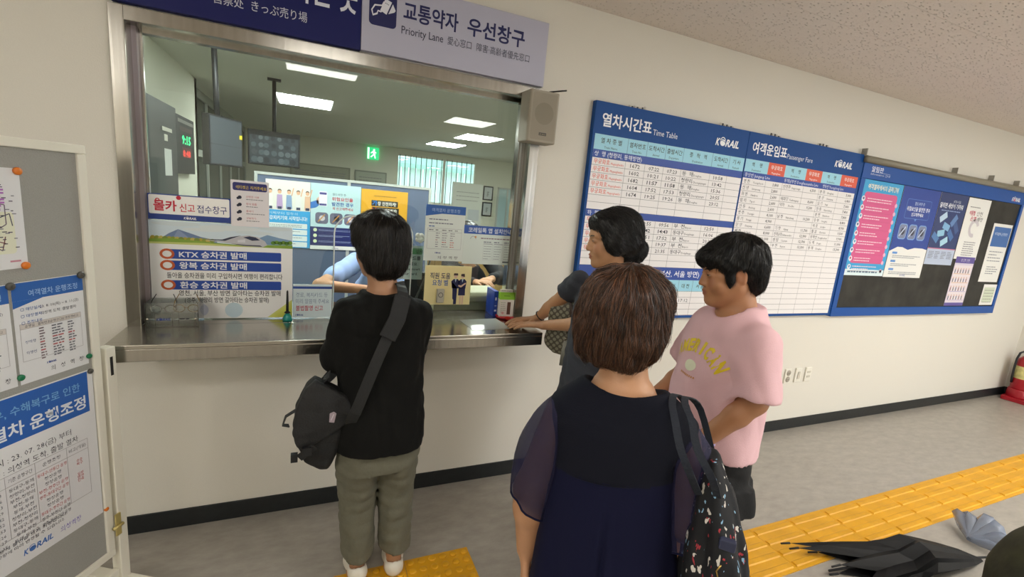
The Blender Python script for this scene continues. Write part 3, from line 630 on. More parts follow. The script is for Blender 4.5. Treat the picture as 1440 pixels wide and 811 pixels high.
def k_bell(p, w_, h):
    p.rect(0, 0, w_, h, '#f6e8ab', 1); p.text('직원 도움', .028, h-.070, .034, '#262a5e', 2, w_=.112, bold=.015, res=3); p.text('요청 벨', .042, h-.108, .034, '#2a64b4', 2, w_=.088, bold=.012, res=3)
    N2 = '#1b2152'; sk = '#e8c7ae'
    for x, fem in ((.172, 0), (.212, 1)):
        p.disc(x, h-.056, .010, sk, 3, ry=.012); p.poly([(x-.013, h-.052), (x-.011, h-.040), (x+.011, h-.040), (x+.013, h-.052)] if not fem else [(x-.010, h-.055), (x-.009, h-.043), (x+.010, h-.042), (x+.013, h-.060)], '#4b3a3a', 4)
        p.poly([(x-.024, h-.085), (x-.010, h-.072), (x+.012, h-.072), (x+.024, h-.085), (x+.020, h-.125), (x-.018, h-.125)], N2, 3); p.poly([(x-.005, h-.072), (x+.005, h-.072), (x, h-.092)], '#bcd3e6', 4)
    p.poly([(.150, h-.086), (.157, h-.125), (.160, h-.185), (.166, h-.190+.0), (.166, .002), (.183, .002), (.184, h-.12)], N2, 3)
    p.poly([(.192, h-.12), (.230, h-.12), (.232, h-.165), (.192, h-.165)], N2, 3); p.rect(.200, .002, .209, h-.165, sk, 3); p.rect(.214, .002, .223, h-.165, sk, 3)
    p.poly([(.188, h-.112), (.205, h-.120), (.233, h-.098), (.229, h-.092), (.205, h-.108), (.190, h-.105)], sk, 5)
t = poster('call_bell_sign', .575, 1.052, .262, .218, .092, 'cream yellow staff help bell sign with two uniformed figures', 'sign', k_bell, base='#f6e8ab', th=.003)
b = empty('call_bell', (.663, .086, 1.066), label='slim grey call bell button stuck on the yellow sign', cat='bell')
G().box(-.021, .021, -.012, .005, 0, .078, M('#c4c0ae', .35)).build('casing', b, bevel=.004); p = Print(); p.ring(0, .044, .011, .014, '#3a3a44', 1); p.rect(-.0195, .003, -.0185, .075, '#4a4a55', 1); p.rect(.0185, .003, .0195, .075, '#4a4a55', 1); p.build('button', b, loc=(0, -.0122, 0))
def k_run(p, w_, h, big=0):
    p.rect(0, h-.044, w_, h, '#2f62ae', 1); p.poly([(0, h-.044), (w_*.4, h-.044), (0, h-.06)], '#2f62ae', 2); p.text('여객열차 운행조정', w_/2, h-.034, .020, '#a9c6ec', 2, al='c', w_=w_*.7, res=2)
    p.greek(.02, h-.075, w_*.75, 1, .02, .005, '#6b7284', 2, 1); p.greek(.02, h-.095, w_*.65, 1, .02, .005, '#6b7284', 2, 2); p.greek(.02, h-.112, w_*.2, 1, .02, .005, '#3a62a8', 2, 3)
    z1 = h-.122; z0 = .065; p.grid([.015, w_-.015], [z0, z1-.018, z1], .0012, '#9a9aa2', 2)
    for k in range(5): p.greek(.022+k*(w_-.04)/5, z1-.009, (w_-.04)/6, 1, .01, .004, '#4a4a52', 2, k)
    for k in range(int((z1-.022-z0)/.012)):
        z_ = z1-.026-.012*k
        p.greek(.06, z_, .022, 1, .01, .004, '#b08088' if k % 4 == 3 else '#8a8a94', 2, k); p.greek(.095, z_, .034, 1, .01, .004, '#c04a4a' if k in (4, 8) else '#8a8a94', 2, k+9); p.greek(.14, z_, .028, 1, .01, .004, '#c86a6a' if k > 3 else '#8a8a94', 2, k+5)
    p.korail(.06, .040, .009, c='#2b4a94', l=2); p.text('의 성 역 장', w_*.35, .012, .017, '#3a3a44', 2, w_=w_*.52)
poster('service_change_notice', .560, 1.296, .218, .297, .094, 'white sheet with blue header and table, on the glass above yellow sign', 'paper', k_run, base='#e2ebe5', th=.0008)
def k_app(p, w_, h):
    p.rect(0, h-.046, w_, h, '#3a5fae', 1); p.text('코레일톡 앱 설치안내', w_/2, h-.036, .028, '#dfe8f4', 2, al='c', w_=w_*.84, bold=.015, res=2)
    p.ring(.055, h-.075, .014, .017, '#a9a9b4', 2, a0=0, a1=180); p.disc(.068, h-.063, .006, '#d99a5a', 2, n=10); p.greek(.10, h-.068, w_*.62, 1, .02, .005, '#7a5a6a', 2)
    for k in range(3):
        x = .118+.062*k; p.greek(x, h-.088, .05, 1, .01, .005, '#6f7488', 2, k); p.rect(x, h-.10, x+.054, h-.096, '#a9adb2', 2); p.grid([x, x+.054], [.025, h-.10], .0008, '#b6bcb8', 2); p.greek(x+.004, h-.112, .044, 6, .014, .003, '#9aa0a4', 2, k)
    p.rect(.24, .012, .29, .020, '#5a6468', 2)
poster('app_guide_notice', .776, 1.285, .304, .214, .093, 'wide white sheet with blue band, right of service change notice', 'paper', k_app, base='#dde8e1', th=.0008)
def k_card(p, w_, h):
    p.rect(.006, h-.045, w_-.006, h-.012, '#5f9f6a', 1); p.text('카드 결제', w_*.75, h-.038, .02, '#2a4a34', 2, al='c'); p.text('신용카드를', w_-.012, h-.075, .022, '#2c3236', 2, al='r', bold=.02); p.text('넣어주세요.', w_-.025, h-.105, .020, '#2c3236', 2, al='r', bold=.01)
    p.text('Please insert', w_-.012, h-.132, .019, '#2c3236', 2, al='r', bold=.01); p.text('your card.', w_-.025, h-.158, .019, '#2c3236', 2, al='r', bold=.01)
poster('card_notice', .39, 1.185, .175, .182, .125, 'pale green card payment notice half hidden behind the customer', 'sign', k_card, base='#c2d8d2', th=.003)

# ---------------------------------------------------------------- things on the counter
CY0 = .9902
t = empty('glasses_stand', (-.52, .005, CY0), label='clear acrylic stand holding reading glasses at the counter left end', cat='stand')
G().box(-.105, .085, -.05, -.046, .0, .105, CLEAR).box(-.105, .085, .055, .059, 0, .105, CLEAR).box(-.105, .085, -.046, .055, 0, .004, CLEAR).box(-.105, -.101, -.046, .055, .004, .105, CLEAR).box(.081, .085, -.046, .055, .004, .105, CLEAR).build('box', t)
p = Print(); p.korail(-.065, .030, .014, c='#2a3f8e', l=1); p.greek(.015, .037, .045, 1, .01, .006, '#4a4a50', 1); p.build('lettering', t, loc=(0, -.0505, 0))
for k, x in enumerate((-.095, .075)): G().tube([(x, -.051, .038), (x, -.056, .038)], .0045, M('#d9d4c8', .15, 1), n=10).build('screw', t)
for k, (x, c_) in enumerate(((-.045, '#17181b'), (.035, '#b08a3c'))):
    e = empty('reading_glasses', (-.52+x, -.002+.012*k, CY0+.0045), label=['black framed reading glasses in the acrylic stand', 'gold framed reading glasses in the acrylic stand'][k], cat='glasses', group='reading glasses in the acrylic stand')
    m_ = M(c_, .25, .6 if k else 0, name='glasses_frame'); g = G()
    for s_ in (-1, 1):
        g.tube([(s_*.026+.021*math.cos(R(a)), -.02, .10+.016*math.sin(R(a))-.03) for a in range(0, 361, 24)], .0016, m_, n=5)
        g.tube([(s_*.046, -.02, .078), (s_*.044, .0, .10), (s_*.030, .015, .128)], .0016, m_, n=5)
    g.tube([(-.006, -.02, .074), (.006, -.02, .074)], .0016, m_, n=5); g.build('frame', e)
    g = G()
    for s_ in (-1, 1): g.ball((s_*.026, -.02, .07), (.0195, .001, .0145), CLEAR, 14, 6)
    g.build('lens', e)
    G().tube([(-.03, -.02, .0), (-.03, -.02, .06)], .002, CLEAR, n=5).tube([(.03, -.02, .0), (.03, -.02, .06)], .002, CLEAR, n=5).build('support_pin', e)
t = empty('desk_pen', (-.092, .045, CY0), label='black pen standing in a teal conical pen holder on the counter', cat='pen')
TL = M('#0f8f86', .3, name='teal_plastic')
G().lathe([(.021, 0), (.022, .004), (.016, .022), (.008, .034), (.006, .036)], TL, n=20).lathe([(.014, .036), (.012, .040), (.005, .046)], BLACK, n=16).build('holder', t)
G().tube([(0, 0, .045), (.0, 0, .09), (0, 0, .14), (0, 0, .146)], [.0065, .0055, .004, .0015], BLACK, n=10).build('pen', t)
# donation carton on a red dish and the blue box behind
t = empty('carton_box', (1.035, .035, CY0+.014), R(-8), label='white milk carton shaped box with lime green slotted roof on a red dish', cat='carton')
CW = M('#ddd6cf', .45, name='carton_white')
G().box(-.042, .042, -.035, .035, 0, .098, CW).build('carton', t, bevel=.001)
G().prism([(-.037, .098), (.037, .098), (.008, .134), (-.008, .134)], 'x', -.043, .043, M('#7fae2e', .4, name='lime')).build('roof', t)
G().box(-.036, .036, -.004, .004, .134, .150, CW).build('top_fin', t)
p = Print(); p.text('사랑의 모금함', -.03, .138, .009, '#33333a', 1, w_=.06); p.build('lettering', t, loc=(0, -.0045, 0))
g = G(); g.box(-.018, .018, -.0005, .0005, -.001, .001, BLACK); g.build('coin_slot', t, loc=(0, -.0235, .1165), rot=(R(-39), 0, 0))
p = Print(); p.rect(.002, .012, .022, .084, '#5b3a30', 1); p.greek(-.036, .08, .03, 6, .011, .003, '#9aa58c', 1); p.disc(-.022, .02, .008, '#d9a0a0', 1, n=8); p.build('print', t, loc=(0, -.0355, 0))
G().lathe([(.046, 0), (.052, .004), (.056, .012), (.053, .0135)], M('#b3161c', .3, name='red_dish'), (0, 0, 0), n=24).build('red_dish_body', tag(empty('red_dish', (1.035, .025, CY0)), 'round red dish under the milk carton shaped box', 'dish'))
t = empty('red_candy', (1.028, -.031, CY0), label='small shiny red wrapped sweet before the red dish', cat='sweet'); G().ball((0, 0, .0115), (.018, .0075, .011), M('#c22a1c', .2, name='red_foil'), 12, 8).build('sweet', t)
t = empty('blue_box', (.983, .082, CY0), label='upright blue box file behind the white carton', cat='box')
G().box(-.012, .012, -.028, .095, 0, .148, M('#1c3f9e', .4, name='blue_file')).build('box', t, bevel=.001); p = Print(); p.rect(-.005, .095, .004, .112, '#dfe3ee', 1); p.rect(-.006, .03, .006, .04, '#dfe3ee', 1); p.rect(-.006, .06, .006, .066, '#9fb2dc', 1); p.build('label', t, loc=(0, -.0285, 0))
t = empty('white_leaflet', (.86, -.10, CY0), R(4), label='thin translucent mat lying on the steel counter', cat='mat')
G().box(-.10, .12, -.10, .10, 0, .0012, M('#b9beb6', .12, name='clear_mat', spec=.8)).build('mat', t)

# ---------------------------------------------------------------- notice board on a stand, left foreground
NA = R(-120)                                  # the board runs from its right edge towards the camera
NK = .972; NP = Vector((-.70+.0187, -.30-.057, 0)); NZ = lambda z: 1.657+(z-1.657)*NK; du = Vector((math.cos(NA), math.sin(NA), 0))
BW_ = .90
nb = empty('notice_stand', (NP.x+du.x*BW_, NP.y+du.y*BW_, 0), NA+math.pi, label='white framed grey felt notice board on a standing frame, left edge', cat='notice board')
# local frame: +x runs to the right edge of the board (x=BW_), -y faces the viewer
OW = M('#ece8da', .45, name='cream_frame')
GF = M('#a3a29c', .95, name='grey_felt', bump=.3, scale=300, vary=.06)
g = G(); z0, z1 = NZ(.135), 1.70
g.box(-.0, BW_, -.014, .014, z1-.028, z1, OW).box(0, BW_, -.014, .014, z0, z0+.028, OW).box(0, .028, -.014, .014, z0+.028, z1-.028, OW).box(BW_-.028, BW_, -.014, .014, z0+.028, z1-.028, OW)
g.build('frame', nb, bevel=.003)
G().box(.028, BW_-.028, -.006, .006, z0+.028, z1-.028, GF).build('felt_panel', nb)
for s_, xx in ((1, BW_+.012), (-1, -.052)):
    G().box(xx, xx+.036, -.02, .02, .045, 1.005, OW).build('post', nb, bevel=.003)
    G().prism([(-.30, 0), (.30, 0), (.30, .045), (.16, .05), (-.16, .05), (-.30, .045)], 'x', xx-.006, xx+.042, OW).build('foot', nb, bevel=.003)
    G().box(xx+.012, xx+.022, -.0215, -.0205, .90, .97, BLACK).build('slot', nb)
    BR = M('#cdbb78', .35, .5, name='brass_plate'); G().box(xx-.014 if s_ > 0 else xx+.03, xx+.006 if s_ > 0 else xx+.05, -.026, -.0205, .26, .35, BR).tube([(xx-.03, -.03, .302), (xx+.01, -.03, .302)], .006, BR, n=8).build('latch', nb)
G().box(0, BW_+.012, -.012, .012, .07, .105, OW).build('cross_rail', nb, bevel=.003)
YN = -.0075
def onboard(name, s1, s0, za, zb, label, draw, grp=None, y=YN, base='#e4e4e6', cat='paper'):
    # s0, s1: distance from the right edge of the board
    s1, s0, za, zb = s1*NK, s0*NK, NZ(za), NZ(zb)
    return poster(name, 0, 0, s1-s0, zb-za, 0, label, cat, draw, base=base, th=.0006, rz=NA+math.pi, group=grp, loc=tuple(Matrix.Translation(nb.location) @ Matrix.Rotation(NA+math.pi, 4, 'Z') @ Vector((BW_-s1, y, za))))
GN = 'papers on the standing notice board'
def n_map(p, w_, h):
    p.rrect(w_-.085, .045, w_-.025, .165, .01, '#e6e6cf', 1)
    X = lambda v: w_-v
    for pts, c_ in [([(X(.13), .25), (X(.09), .21), (X(.10), .16), (X(.07), .12), (X(.08), .07)], '#8f5a9a'), ([(X(.15), .06), (X(.09), .09), (X(.05), .075)], '#7a3a44'), ([(X(.15), .15), (X(.08), .14), (X(.035), .16), (X(.03), .125)], '#4a4a5c'), ([(X(.085), .235), (X(.07), .19), (X(.045), .185), (X(.045), .13), (X(.06), .12)], '#6a5a6a'), ([(X(.16), .2), (X(.12), .14), (X(.10), .05)], '#3a7a8a'), ([(X(.12), .10), (X(.06), .055), (X(.05), .095)], '#6b4038')]:
        for a, b in zip(pts, pts[1:]): p.line(a[0], a[1], b[0], b[1], .0026, c_, 2)
    rn = random.Random(3)
    for k in range(60): x = X(rn.uniform(.025, .16)); z_ = rn.uniform(.05, .24); p.rect(x, z_, x+rn.uniform(.006, .012), z_+.0026, ['#3a3a46', '#4a3a56', '#7a7a84'][k % 3], 3)
    for k in range(7): p.rect(X(.062), h-.055-.009*k, X(.062)+.018*(.5+.5*(k % 3 > 0)), h-.050-.009*k, '#b870c4', 3)
    p.poly([(X(.085), h-.09), (X(.06), h-.085), (X(.055), h-.12), (X(.075), h-.125)], '#c79fd0', 3); p.rect(X(.045), .02, X(.018), .025, '#c98a9a', 3)
onboard('route_map', .56, .197, 1.315, 1.612, 'white route map sheet with coloured lines at the upper left of the stand', n_map, GN)
def n_sheet(p, w_, h):
    p.rect(0, h-.056, w_, h-.002, '#2e63b0', 1); p.poly([(0, h-.056), (w_*.4, h-.056), (0, h-.078)], '#2e63b0', 2); p.text('여객열차 운행조정', w_*.56, h-.045, .020, '#9fc0ea', 2, al='c', w_=w_*.70, bold=.008, res=2)
    for k, (a, b) in enumerate((('▢ 해당일시 :', '23. 8. 10(목) ~ 8. 11(금)'), ('▢ 대상열차 :', '의성역 도착, 출발열차'), ('▢ 조정내용', ''))):
        p.text(a, .018, h-.088-.021*k, .011, '#3a62a8', 3); p.text(b, .07, h-.088-.021*k, .011, '#4a4a55', 3, wmax=w_*.6)
    z1 = h-.128; z0 = .070; p.rect(.012, z1-.016, w_-.015, z1, '#d4ccc6', 2); p.grid([.012, w_-.015], [z0, z1-.016, z1], .001, '#a8a4a4', 3)
    for k, s_ in enumerate(('운행일', '열차번호', '운행구간', '운행조정', '비고')): p.text(s_, .025+k*(w_-.03)/5, z1-.012, .009, '#4a4a55', 4)
    for k in range(12):
        z_ = z1-.024-.0088*k; c_ = '#b85a5e' if k in (4, 7) else '#6f6f78'
        p.greek(.062, z_, .020, 1, .01, .004, '#b85a5e' if k in (5, 8) else '#7a6a70', 3, k); p.greek(.098, z_, .038, 1, .01, .0042, c_, 3, k+20); p.greek(.146, z_, .026, 1, .01, .0042, c_, 3, k+40)
    p.text('상하행', .022, z1-.062, .010, '#4a5a8a', 3); p.text('하행선', .022, z1-.096, .010, '#4a5a8a', 3)
    p.korail(.075, .044, .008, c='#2b4a94', l=2); p.text('의   성   역   장', w_*.42, .018, .017, '#3a3a44', 2, w_=w_*.5)
onboard('timetable_sheet', .250, .040, .948, 1.272, 'white sheet with a blue header and small table, right half of the stand', n_sheet, GN)
onboard('timetable_sheet', .468, .258, .948, 1.270, 'matching blue headed sheet cut by the left picture edge', n_sheet, GN)
def n_big(p, w_, h):
    p.rect(0, h-.150, w_-.018, h-.004, '#2a60b2', 1); p.text('집중호우, 수해복구로 인한', w_-.045, h-.062, .030, '#79aede', 2, al='r', w_=.33, bold=.01, res=2); p.text('여객열차 운행조정', w_-.030, h-.128, .046, '#e2e8f2', 2, al='r', w_=.36, bold=.022, res=3)
    p.text('▢ 해당일시 : 23. 07. 28(금) 부터', w_-.085, h-.205, .022, '#44454e', 2, al='r', w_=.30); p.text('▢ 대상열차 : 의성역 도착, 출발 열차', w_-.065, h-.238, .022, '#44454e', 2, al='r', w_=.33); p.text('▢ 조정내용', .02, h-.262, .018, '#3a62a8', 2)
    z1 = h-.245; z0 = .110; xs = [.02, .13, w_-.200, w_-.105, w_-.035]
    p.rrect(.02, z0, w_-.035, z1-.0, .003, '#e2e1e4', 2); p.grid(xs, [z0, z1-.036, z1], .0014, '#a9a4a8', 3)
    for k, s_ in enumerate(('열차번호', '기존 운행구간', '운행조정', '비고(개월)')): p.text(s_, (xs[k]+xs[k+1])/2, z1-.024, .014, '#4a4a55', 4, al='c', wmax=(xs[k+1]-xs[k])*.8)
    cs = [('13:03', '동대구-동해', '동대구-안동간 운행', 1), ('14:06', '청량리-부전', '정상운행', 0), ('13:23', '부전-청량리', '정상운행', 0), ('13:59', '부전-동해', '부전-경주간 운행', 1), ('14:42', '동해-부전', '영주-동대구간 운행', 1), ('17:52', '청량리-부전', '정상운행', 0), ('17:53', '부전-청량리', '정상운행', 0), ('19:26', '동대구-동해', '동대구-영주간 운행', 1), ('19:27', '동해-부전', '영주-부전간 운행', 0), ('21:35', '동해-동대구', '영주-동대구간 운행', 0)]
    for k, (a, b, c_, r_) in enumerate(cs):
        z_ = z1-.056-.0195*k; p.text(a, xs[1]-.012, z_, .013, '#4a4a55', 4, al='r'); p.text(b, (xs[1]+xs[2])/2+.0, z_, .013, '#4a4a55', 4, al='c'); p.text(c_, (xs[2]+xs[3])/2, z_, .013, '#c0464e' if r_ else '#4a4a55', 4, al='c', wmax=.088)
    for k, zz in enumerate((.05, .062, .10, .112, .124)): p.text(['수송', '복구', '일부', '변경', '단축'][k], xs[3]+.028, z1-.02-zz, .012, '#c0464e', 4, w_=.02)
    p.text('열차이용에 불편을 드려 죄송합니다.', w_-.12, .082, .012, '#4a4a55', 3, al='r', w_=.24); p.text('* 수해복구 상황에 따라 변경될 수 있습니다.', w_-.13, .066, .012, '#4a4a55', 3, al='r', w_=.26)
    p.korail(w_-.255, .028, .024, c='#4a78c0', l=2); p.text('의성역장', w_-.145, .028, .022, '#7a6ac0', 2, w_=.068)
onboard('service_change_sheet', .455, .032, .345, .925, 'large white sheet with bold blue header, lowest on the stand', n_big, GN)
def mag(s_, z_, col, label, r_=.0085, grp=None):
    s_, z_ = s_*NK, NZ(z_)
    pos = Matrix.Translation(nb.location) @ Matrix.Rotation(NA+math.pi, 4, 'Z') @ Vector((BW_-s_, YN-.0022, z_))
    t = empty('board_magnet', tuple(pos), NA+math.pi, label=label, cat='magnet', group='magnets on the standing notice board')
    m_ = M(col, .3, name='magnet'); G().tube([(0, .0015, 0), (0, -.004, 0), (0, -.006, 0)], [r_, r_, r_*.8], m_, n=18).build('disc', t)
    if col == '#55524c': G().tube([(0, -.0062, 0), (0, -.009, 0)], [.003, .003], m_, n=8).build('knob', t)
mag(.203, 1.604, '#e07a22', 'orange magnet on the upper corner of the route map', .011)
mag(.206, 1.322, '#e07a22', 'orange magnet on the lower corner of the route map', .011)
mag(.046, 1.268, '#55524c', 'dark grey magnet at upper right corner of the right table sheet', .0115)
mag(.252, 1.264, '#55524c', 'dark grey magnet between the two table sheets', .0115)
mag(.040, .975, '#13724a', 'green magnet at lower right of the right table sheet', .0085)
mag(.250, .974, '#13724a', 'green magnet at lower left between the two table sheets', .0095)
mag(.040, .918, '#55524c', 'dark grey magnet on upper corner of the large lower sheet', .009)
mag(.022, .352, '#e07a22', 'orange magnet on lower right corner of the large lower sheet', .008)

# ---------------------------------------------------------------- umbrellas and bags on the floor, lower right
CL = M('#050506', .62, name='black_nylon', bump=.15, scale=14, spec=.3)
def umbrella(loc, rz, label, L=.80, r0=.15, spin=0, seed=1):
    """Half folded umbrella lying on the floor: rib tips splayed at x=0, ferrule at x=L."""
    t = empty('folded_umbrella', loc, rz, label=label, cat='umbrella', group='black umbrellas on the floor')
    rn = random.Random(seed); g = G(); n = 8; V = []; m = 8
    for i in range(m+1):
        f = i/m; hy = (r0*1.0*(1-f)**.7+.014); up = (.035+.40*f*r0*2.6)*(1-f)**.55+.012 if f < .5 else (r0*.95)*(1-(f-.35)/.65)**.8+.016
        for k in range(2*n):
            a = spin+2*math.pi*k/(2*n); rib = k % 2 == 0; sp = (.10*rn.random() if rib else 0)
            x = L*f+(-.12*(math.cos(2*a) > 0)*(1-f)**3 if rib else .17*(1-f)**2.5)
            kk = 1.0 if rib else .62+.25*f; sn = math.sin(a)
            V.append((x, hy*kk*math.cos(a), .012+max(0, up*(.5+.5*sn*kk)) if sn > -.9 else .008))
    F = [(i*2*n+k, i*2*n+(k+1) % (2*n), (i+1)*2*n+(k+1) % (2*n), (i+1)*2*n+k) for i in range(m) for k in range(2*n)]
    g.add(V, F, CL, False); o = g.build('canopy', t); s_ = o.modifiers.new('sol', 'SOLIDIFY'); s_.thickness = .002
    for k in range(0, 2*n, 2):
        v = Vector(V[k]); d = (v-Vector(V[2*n+k])).normalized(); e = v+d*.05; e.z = max(.006, e.z)
        G().tube([v, e], [.0055, .0045], BLACK, n=6).build('rib_tip', t)
    G().tube([(-.06, 0, .03), (.3, 0, .06), (L+.05, 0, .03)], .006, BLACK, n=6).build('shaft', t)
    return t
umbrella((2.40, -1.22, 0), R(-12), 'black folded umbrella with two rib tips over the yellow tiles', L=.90, r0=.17, spin=.0)
umbrella((2.36, -1.56, 0), R(2), 'black folded umbrella lying nearest the lower picture edge', L=.8, r0=.13, spin=.39, seed=5)
t = empty('clear_umbrella_sleeve', (3.50, -1.33, 0), R(-15), label='crumpled grey blue plastic umbrella sleeve beside the black umbrellas', cat='plastic sleeve')
g = G(); PL = M('#8d97aa', .18, name='grey_plastic', alpha=.7, bump=.6, scale=35); rn = random.Random(2)
for k in range(6):
    a = R(-60+24*k); L_ = .16+.05*rn.random(); V = []
    for i in range(5):
        f = i/4; r_ = .012+.035*f
        for j in range(6):
            b = 2*math.pi*j/6; V.append((-.1+math.cos(a)*L_*f*.6+.05*f*k/5, .16*f*math.sin(a)+r_*math.cos(b), .035+.10*f*(1-abs(k-2.5)/4)+r_*.9*math.sin(b)+.03*(rn.random()-.5)*f))
    g.add(V, [(i*6+j, i*6+(j+1) % 6, (i+1)*6+(j+1) % 6, (i+1)*6+j) for i in range(4) for j in range(6)]+[tuple(range(24, 30))], PL, True)
g.build('sleeve', t)
# ---------------------------------------------------------------- the office behind the window
OX0, OX1, OY1, OZC = -1.12, 6.2, 9.3, 2.6
box_obj('floor_office', -3.0, OX1, .2, OY1, -.05, 0, M('#77746c', .5, name='office_floor'), kind='structure')
box_obj('ceiling_office', -3.0, OX1, .2, OY1+.1, OZC, OZC+.06, CEIL_IN, kind='structure')
box_obj('wall_office_left', OX0-.1, OX0, .2, 3.86, 0, OZC, WALL_IN, kind='structure')
box_obj('wall_office_recess', -2.7, -2.6, 3.86, OY1, 0, OZC, WALL_IN, kind='structure')
box_obj('wall_office_return', -2.7, OX0, 3.76, 3.86, 0, OZC, WALL_IN, kind='structure')
box_obj('wall_office_right', OX1, OX1+.1, .2, OY1, 0, OZC, WALL_IN, kind='structure')
BX0, BX1, BZ0, BZ1 = 1.93, 3.86, 1.38, 2.47
G().box(-2.7, BX0, OY1, OY1+.1, 0, OZC, WALL_IN).box(BX1, OX1, OY1, OY1+.1, 0, OZC, WALL_IN).box(BX0, BX1, OY1, OY1+.1, 0, BZ0, WALL_IN).box(BX0, BX1, OY1, OY1+.1, BZ1, OZC, WALL_IN).build('wall_office_back', kind='structure')
wi = empty('window_2', ((BX0+BX1)/2, OY1, BZ0), kind='structure')
G().box(-.965, .965, .03, .07, -.01, .03, WHITE).box(-.965, .965, .03, .07, 1.06, 1.09, WHITE).box(.14, .2, .03, .07, .03, 1.06, WHITE).build('window_frame', wi)
for k in range(15): G().box(-.93+.128*k-.008, -.93+.128*k+.008, -.02, -.005, -.0, 1.09, M('#6d7a78', .5, .3, name='window_bar')).build('window_bar', wi)
G().box(-.965, .965, .048, .052, .03, 1.06, GLASS).build('pane', wi)
# what stands outside: a pale green roofed shed
t = empty('outside_shed', (2.7, 12.2, 0), label='pale green metal shed seen through the barred office window', cat='shed')
SH = M('#b4c9c4', .6, name='pale_green_sheet'); g = G()
for k in range(24): g.box(-2.6+.22*k, -2.6+.22*k+.2, 0, .03, 0, 2.35, SH)
g.build('wall', t); G().prism([(-.3, 2.3), (.5, 3.1), (.5, 3.2), (-.3, 2.42)], 'x', -2.9, 2.9, M('#8cbcae', .6, name='green_roof')).build('roof', t)
# office lights; the two nearest the glass are unseen, added to brighten the partition
for (x, y) in ((-.06, 4.25), (2.45, 7.0), (2.55, 5.3), (4.6, 5.3), (4.6, 2.2), (1.9, 1.6), (-.3, 1.0), (.9, 1.0)):
    lb = {-.06: 'wide bright office ceiling panel, leftmost, beside the hanging monitors', 2.45: 'office ceiling panel nearest the barred window', 2.55: 'office ceiling panel just right of the one nearest the barred window'}.get(x, 'office ceiling panel at the right, %s the ticket glass' % ('near' if y > 1.2 and y < 2 else 'added unseen for light, just left behind' if x < 0 else 'added unseen for light, just behind' if y < 1.2 else 'farther from' if y < 3 else 'far behind'))
    light_panel(x, y, OZC, .60, .75 if y > 3 else .6, OFFICE_LIGHT, OFFICE_COL, label=lb, group='office ceiling lights')
t = empty('exit_sign', (1.34, OY1-.03, 2.27), label='green running figure exit sign high on the far office wall', cat='sign')
EG = M('#19a866', .5, name='exit_green', emit=1.2); EW = M('#dff5e6', .5, name='exit_white', emit=1.2)
G().box(-.13, .13, -.03, .03, 0, .27, EG).build('lamp_box', t)
p = Print(); p.disc(.02, .215, .022, EW); p.line(.0, .19, .03, .11, .04, EW); p.line(.02, .12, -.05, .05, .026, EW); p.line(.03, .12, .05, .03, .026, EW); p.line(.0, .18, -.05, .14, .02, EW); p.line(.02, .18, .07, .15, .02, EW); p.rect(-.125, .01, -.085, .26, EW); p.build('pictogram', t, loc=(0, -.031, 0))
# left wall: panels, notices, departure clock board
t = empty('electrical_panel', (OX0, 2.28, 1.36), label='tall dark grey metal panel on the office left wall', cat='panel')
G().box(.001, .06, -.5, .38, 0, .795, DKGREY).build('casing', t, bevel=.004); G().box(.061, .064, -.47, .36, .02, .54, M('#454848', .5)).build('door', t)
G().box(.065, .068, -.08, .20, .575, .605, WHITE).build('label_plate', t); G().box(.065, .068, -.03, .06, .50, .55, WHITE).build('label_plate', t); G().box(.065, .068, -.04, .16, .23, .44, M('#e6e8e4', .5)).build('label_plate', t)
t = empty('clock_board', (OX0+.001, 3.06, 1.61), label='black clock board with green and red digits on the office left wall', cat='clock board')
G().box(0, .05, -.36, .33, 0, .51, BLACK).build('casing', t)
gr = M('#2fe07a', .4, name='green_led', emit=2.0); rd = M('#c02a24', .4, name='red_led', emit=1.2)
p = Print(); p.text('9:15', -.17, .27, .10, gr, 1, w_=.34, bold=.02); p.build('green_digits', t, loc=(.0515, 0, 0), rot=(0, 0, R(90)))
p = Print(); p.rect(-.17, .15, .19, .24, '#5a1614', 0); p.text('8:48', -.15, .155, .08, rd, 1, w_=.30, bold=.03); p.build('red_digits', t, loc=(.0515, 0, 0), rot=(0, 0, R(90)))
p = Print(); p.rect(-.3, .45, .3, .48, '#8a8a84'); p.rect(-.24, .38, .24, .42, '#3a1a1a'); p.build('header_strip', t, loc=(.0515, 0, 0), rot=(0, 0, R(90)))
t = empty('metal_cabinet', (OX0+.21, 2.30, 0), label='low grey cabinet under the dark panel at the office left', cat='cabinet')
G().box(-.19, .2, -.6, .35, 0, 1.355, M('#a8aca0', .5)).build('body', t, bevel=.006); G().box(.2, .212, -.58, .33, .05, 1.31, M('#b4b8ac', .5)).build('door', t, bevel=.003)
# recess with dark glazed partition
t = empty('glazed_partition', (-1.27, 4.1, 0), label='dark glazed metal partition beyond the white pillar', cat='partition')
dkg = M('#2c3631', .25, name='dark_pane')
for k in range(5): G().box(0, .02, .02+1.0*k, .96+1.0*k, 1.9, 2.5, dkg).build('upper_pane', t); G().box(0, .02, .02+1.0*k, .96+1.0*k, .1, 1.82, dkg).build('lower_pane', t)
G().box(-.01, .04, 0, 5.0, 1.82, 1.9, M('#a9aea4', .4)).box(-.01, .04, 0, 5.0, 2.5, 2.6, M('#8e938a', .4)).build('rail', t)
for k in range(6): G().box(-.01, .04, -.03+1.0*k, .02+1.0*k, 0, 2.5, M('#a9aea4', .4)).build('mullion', t)
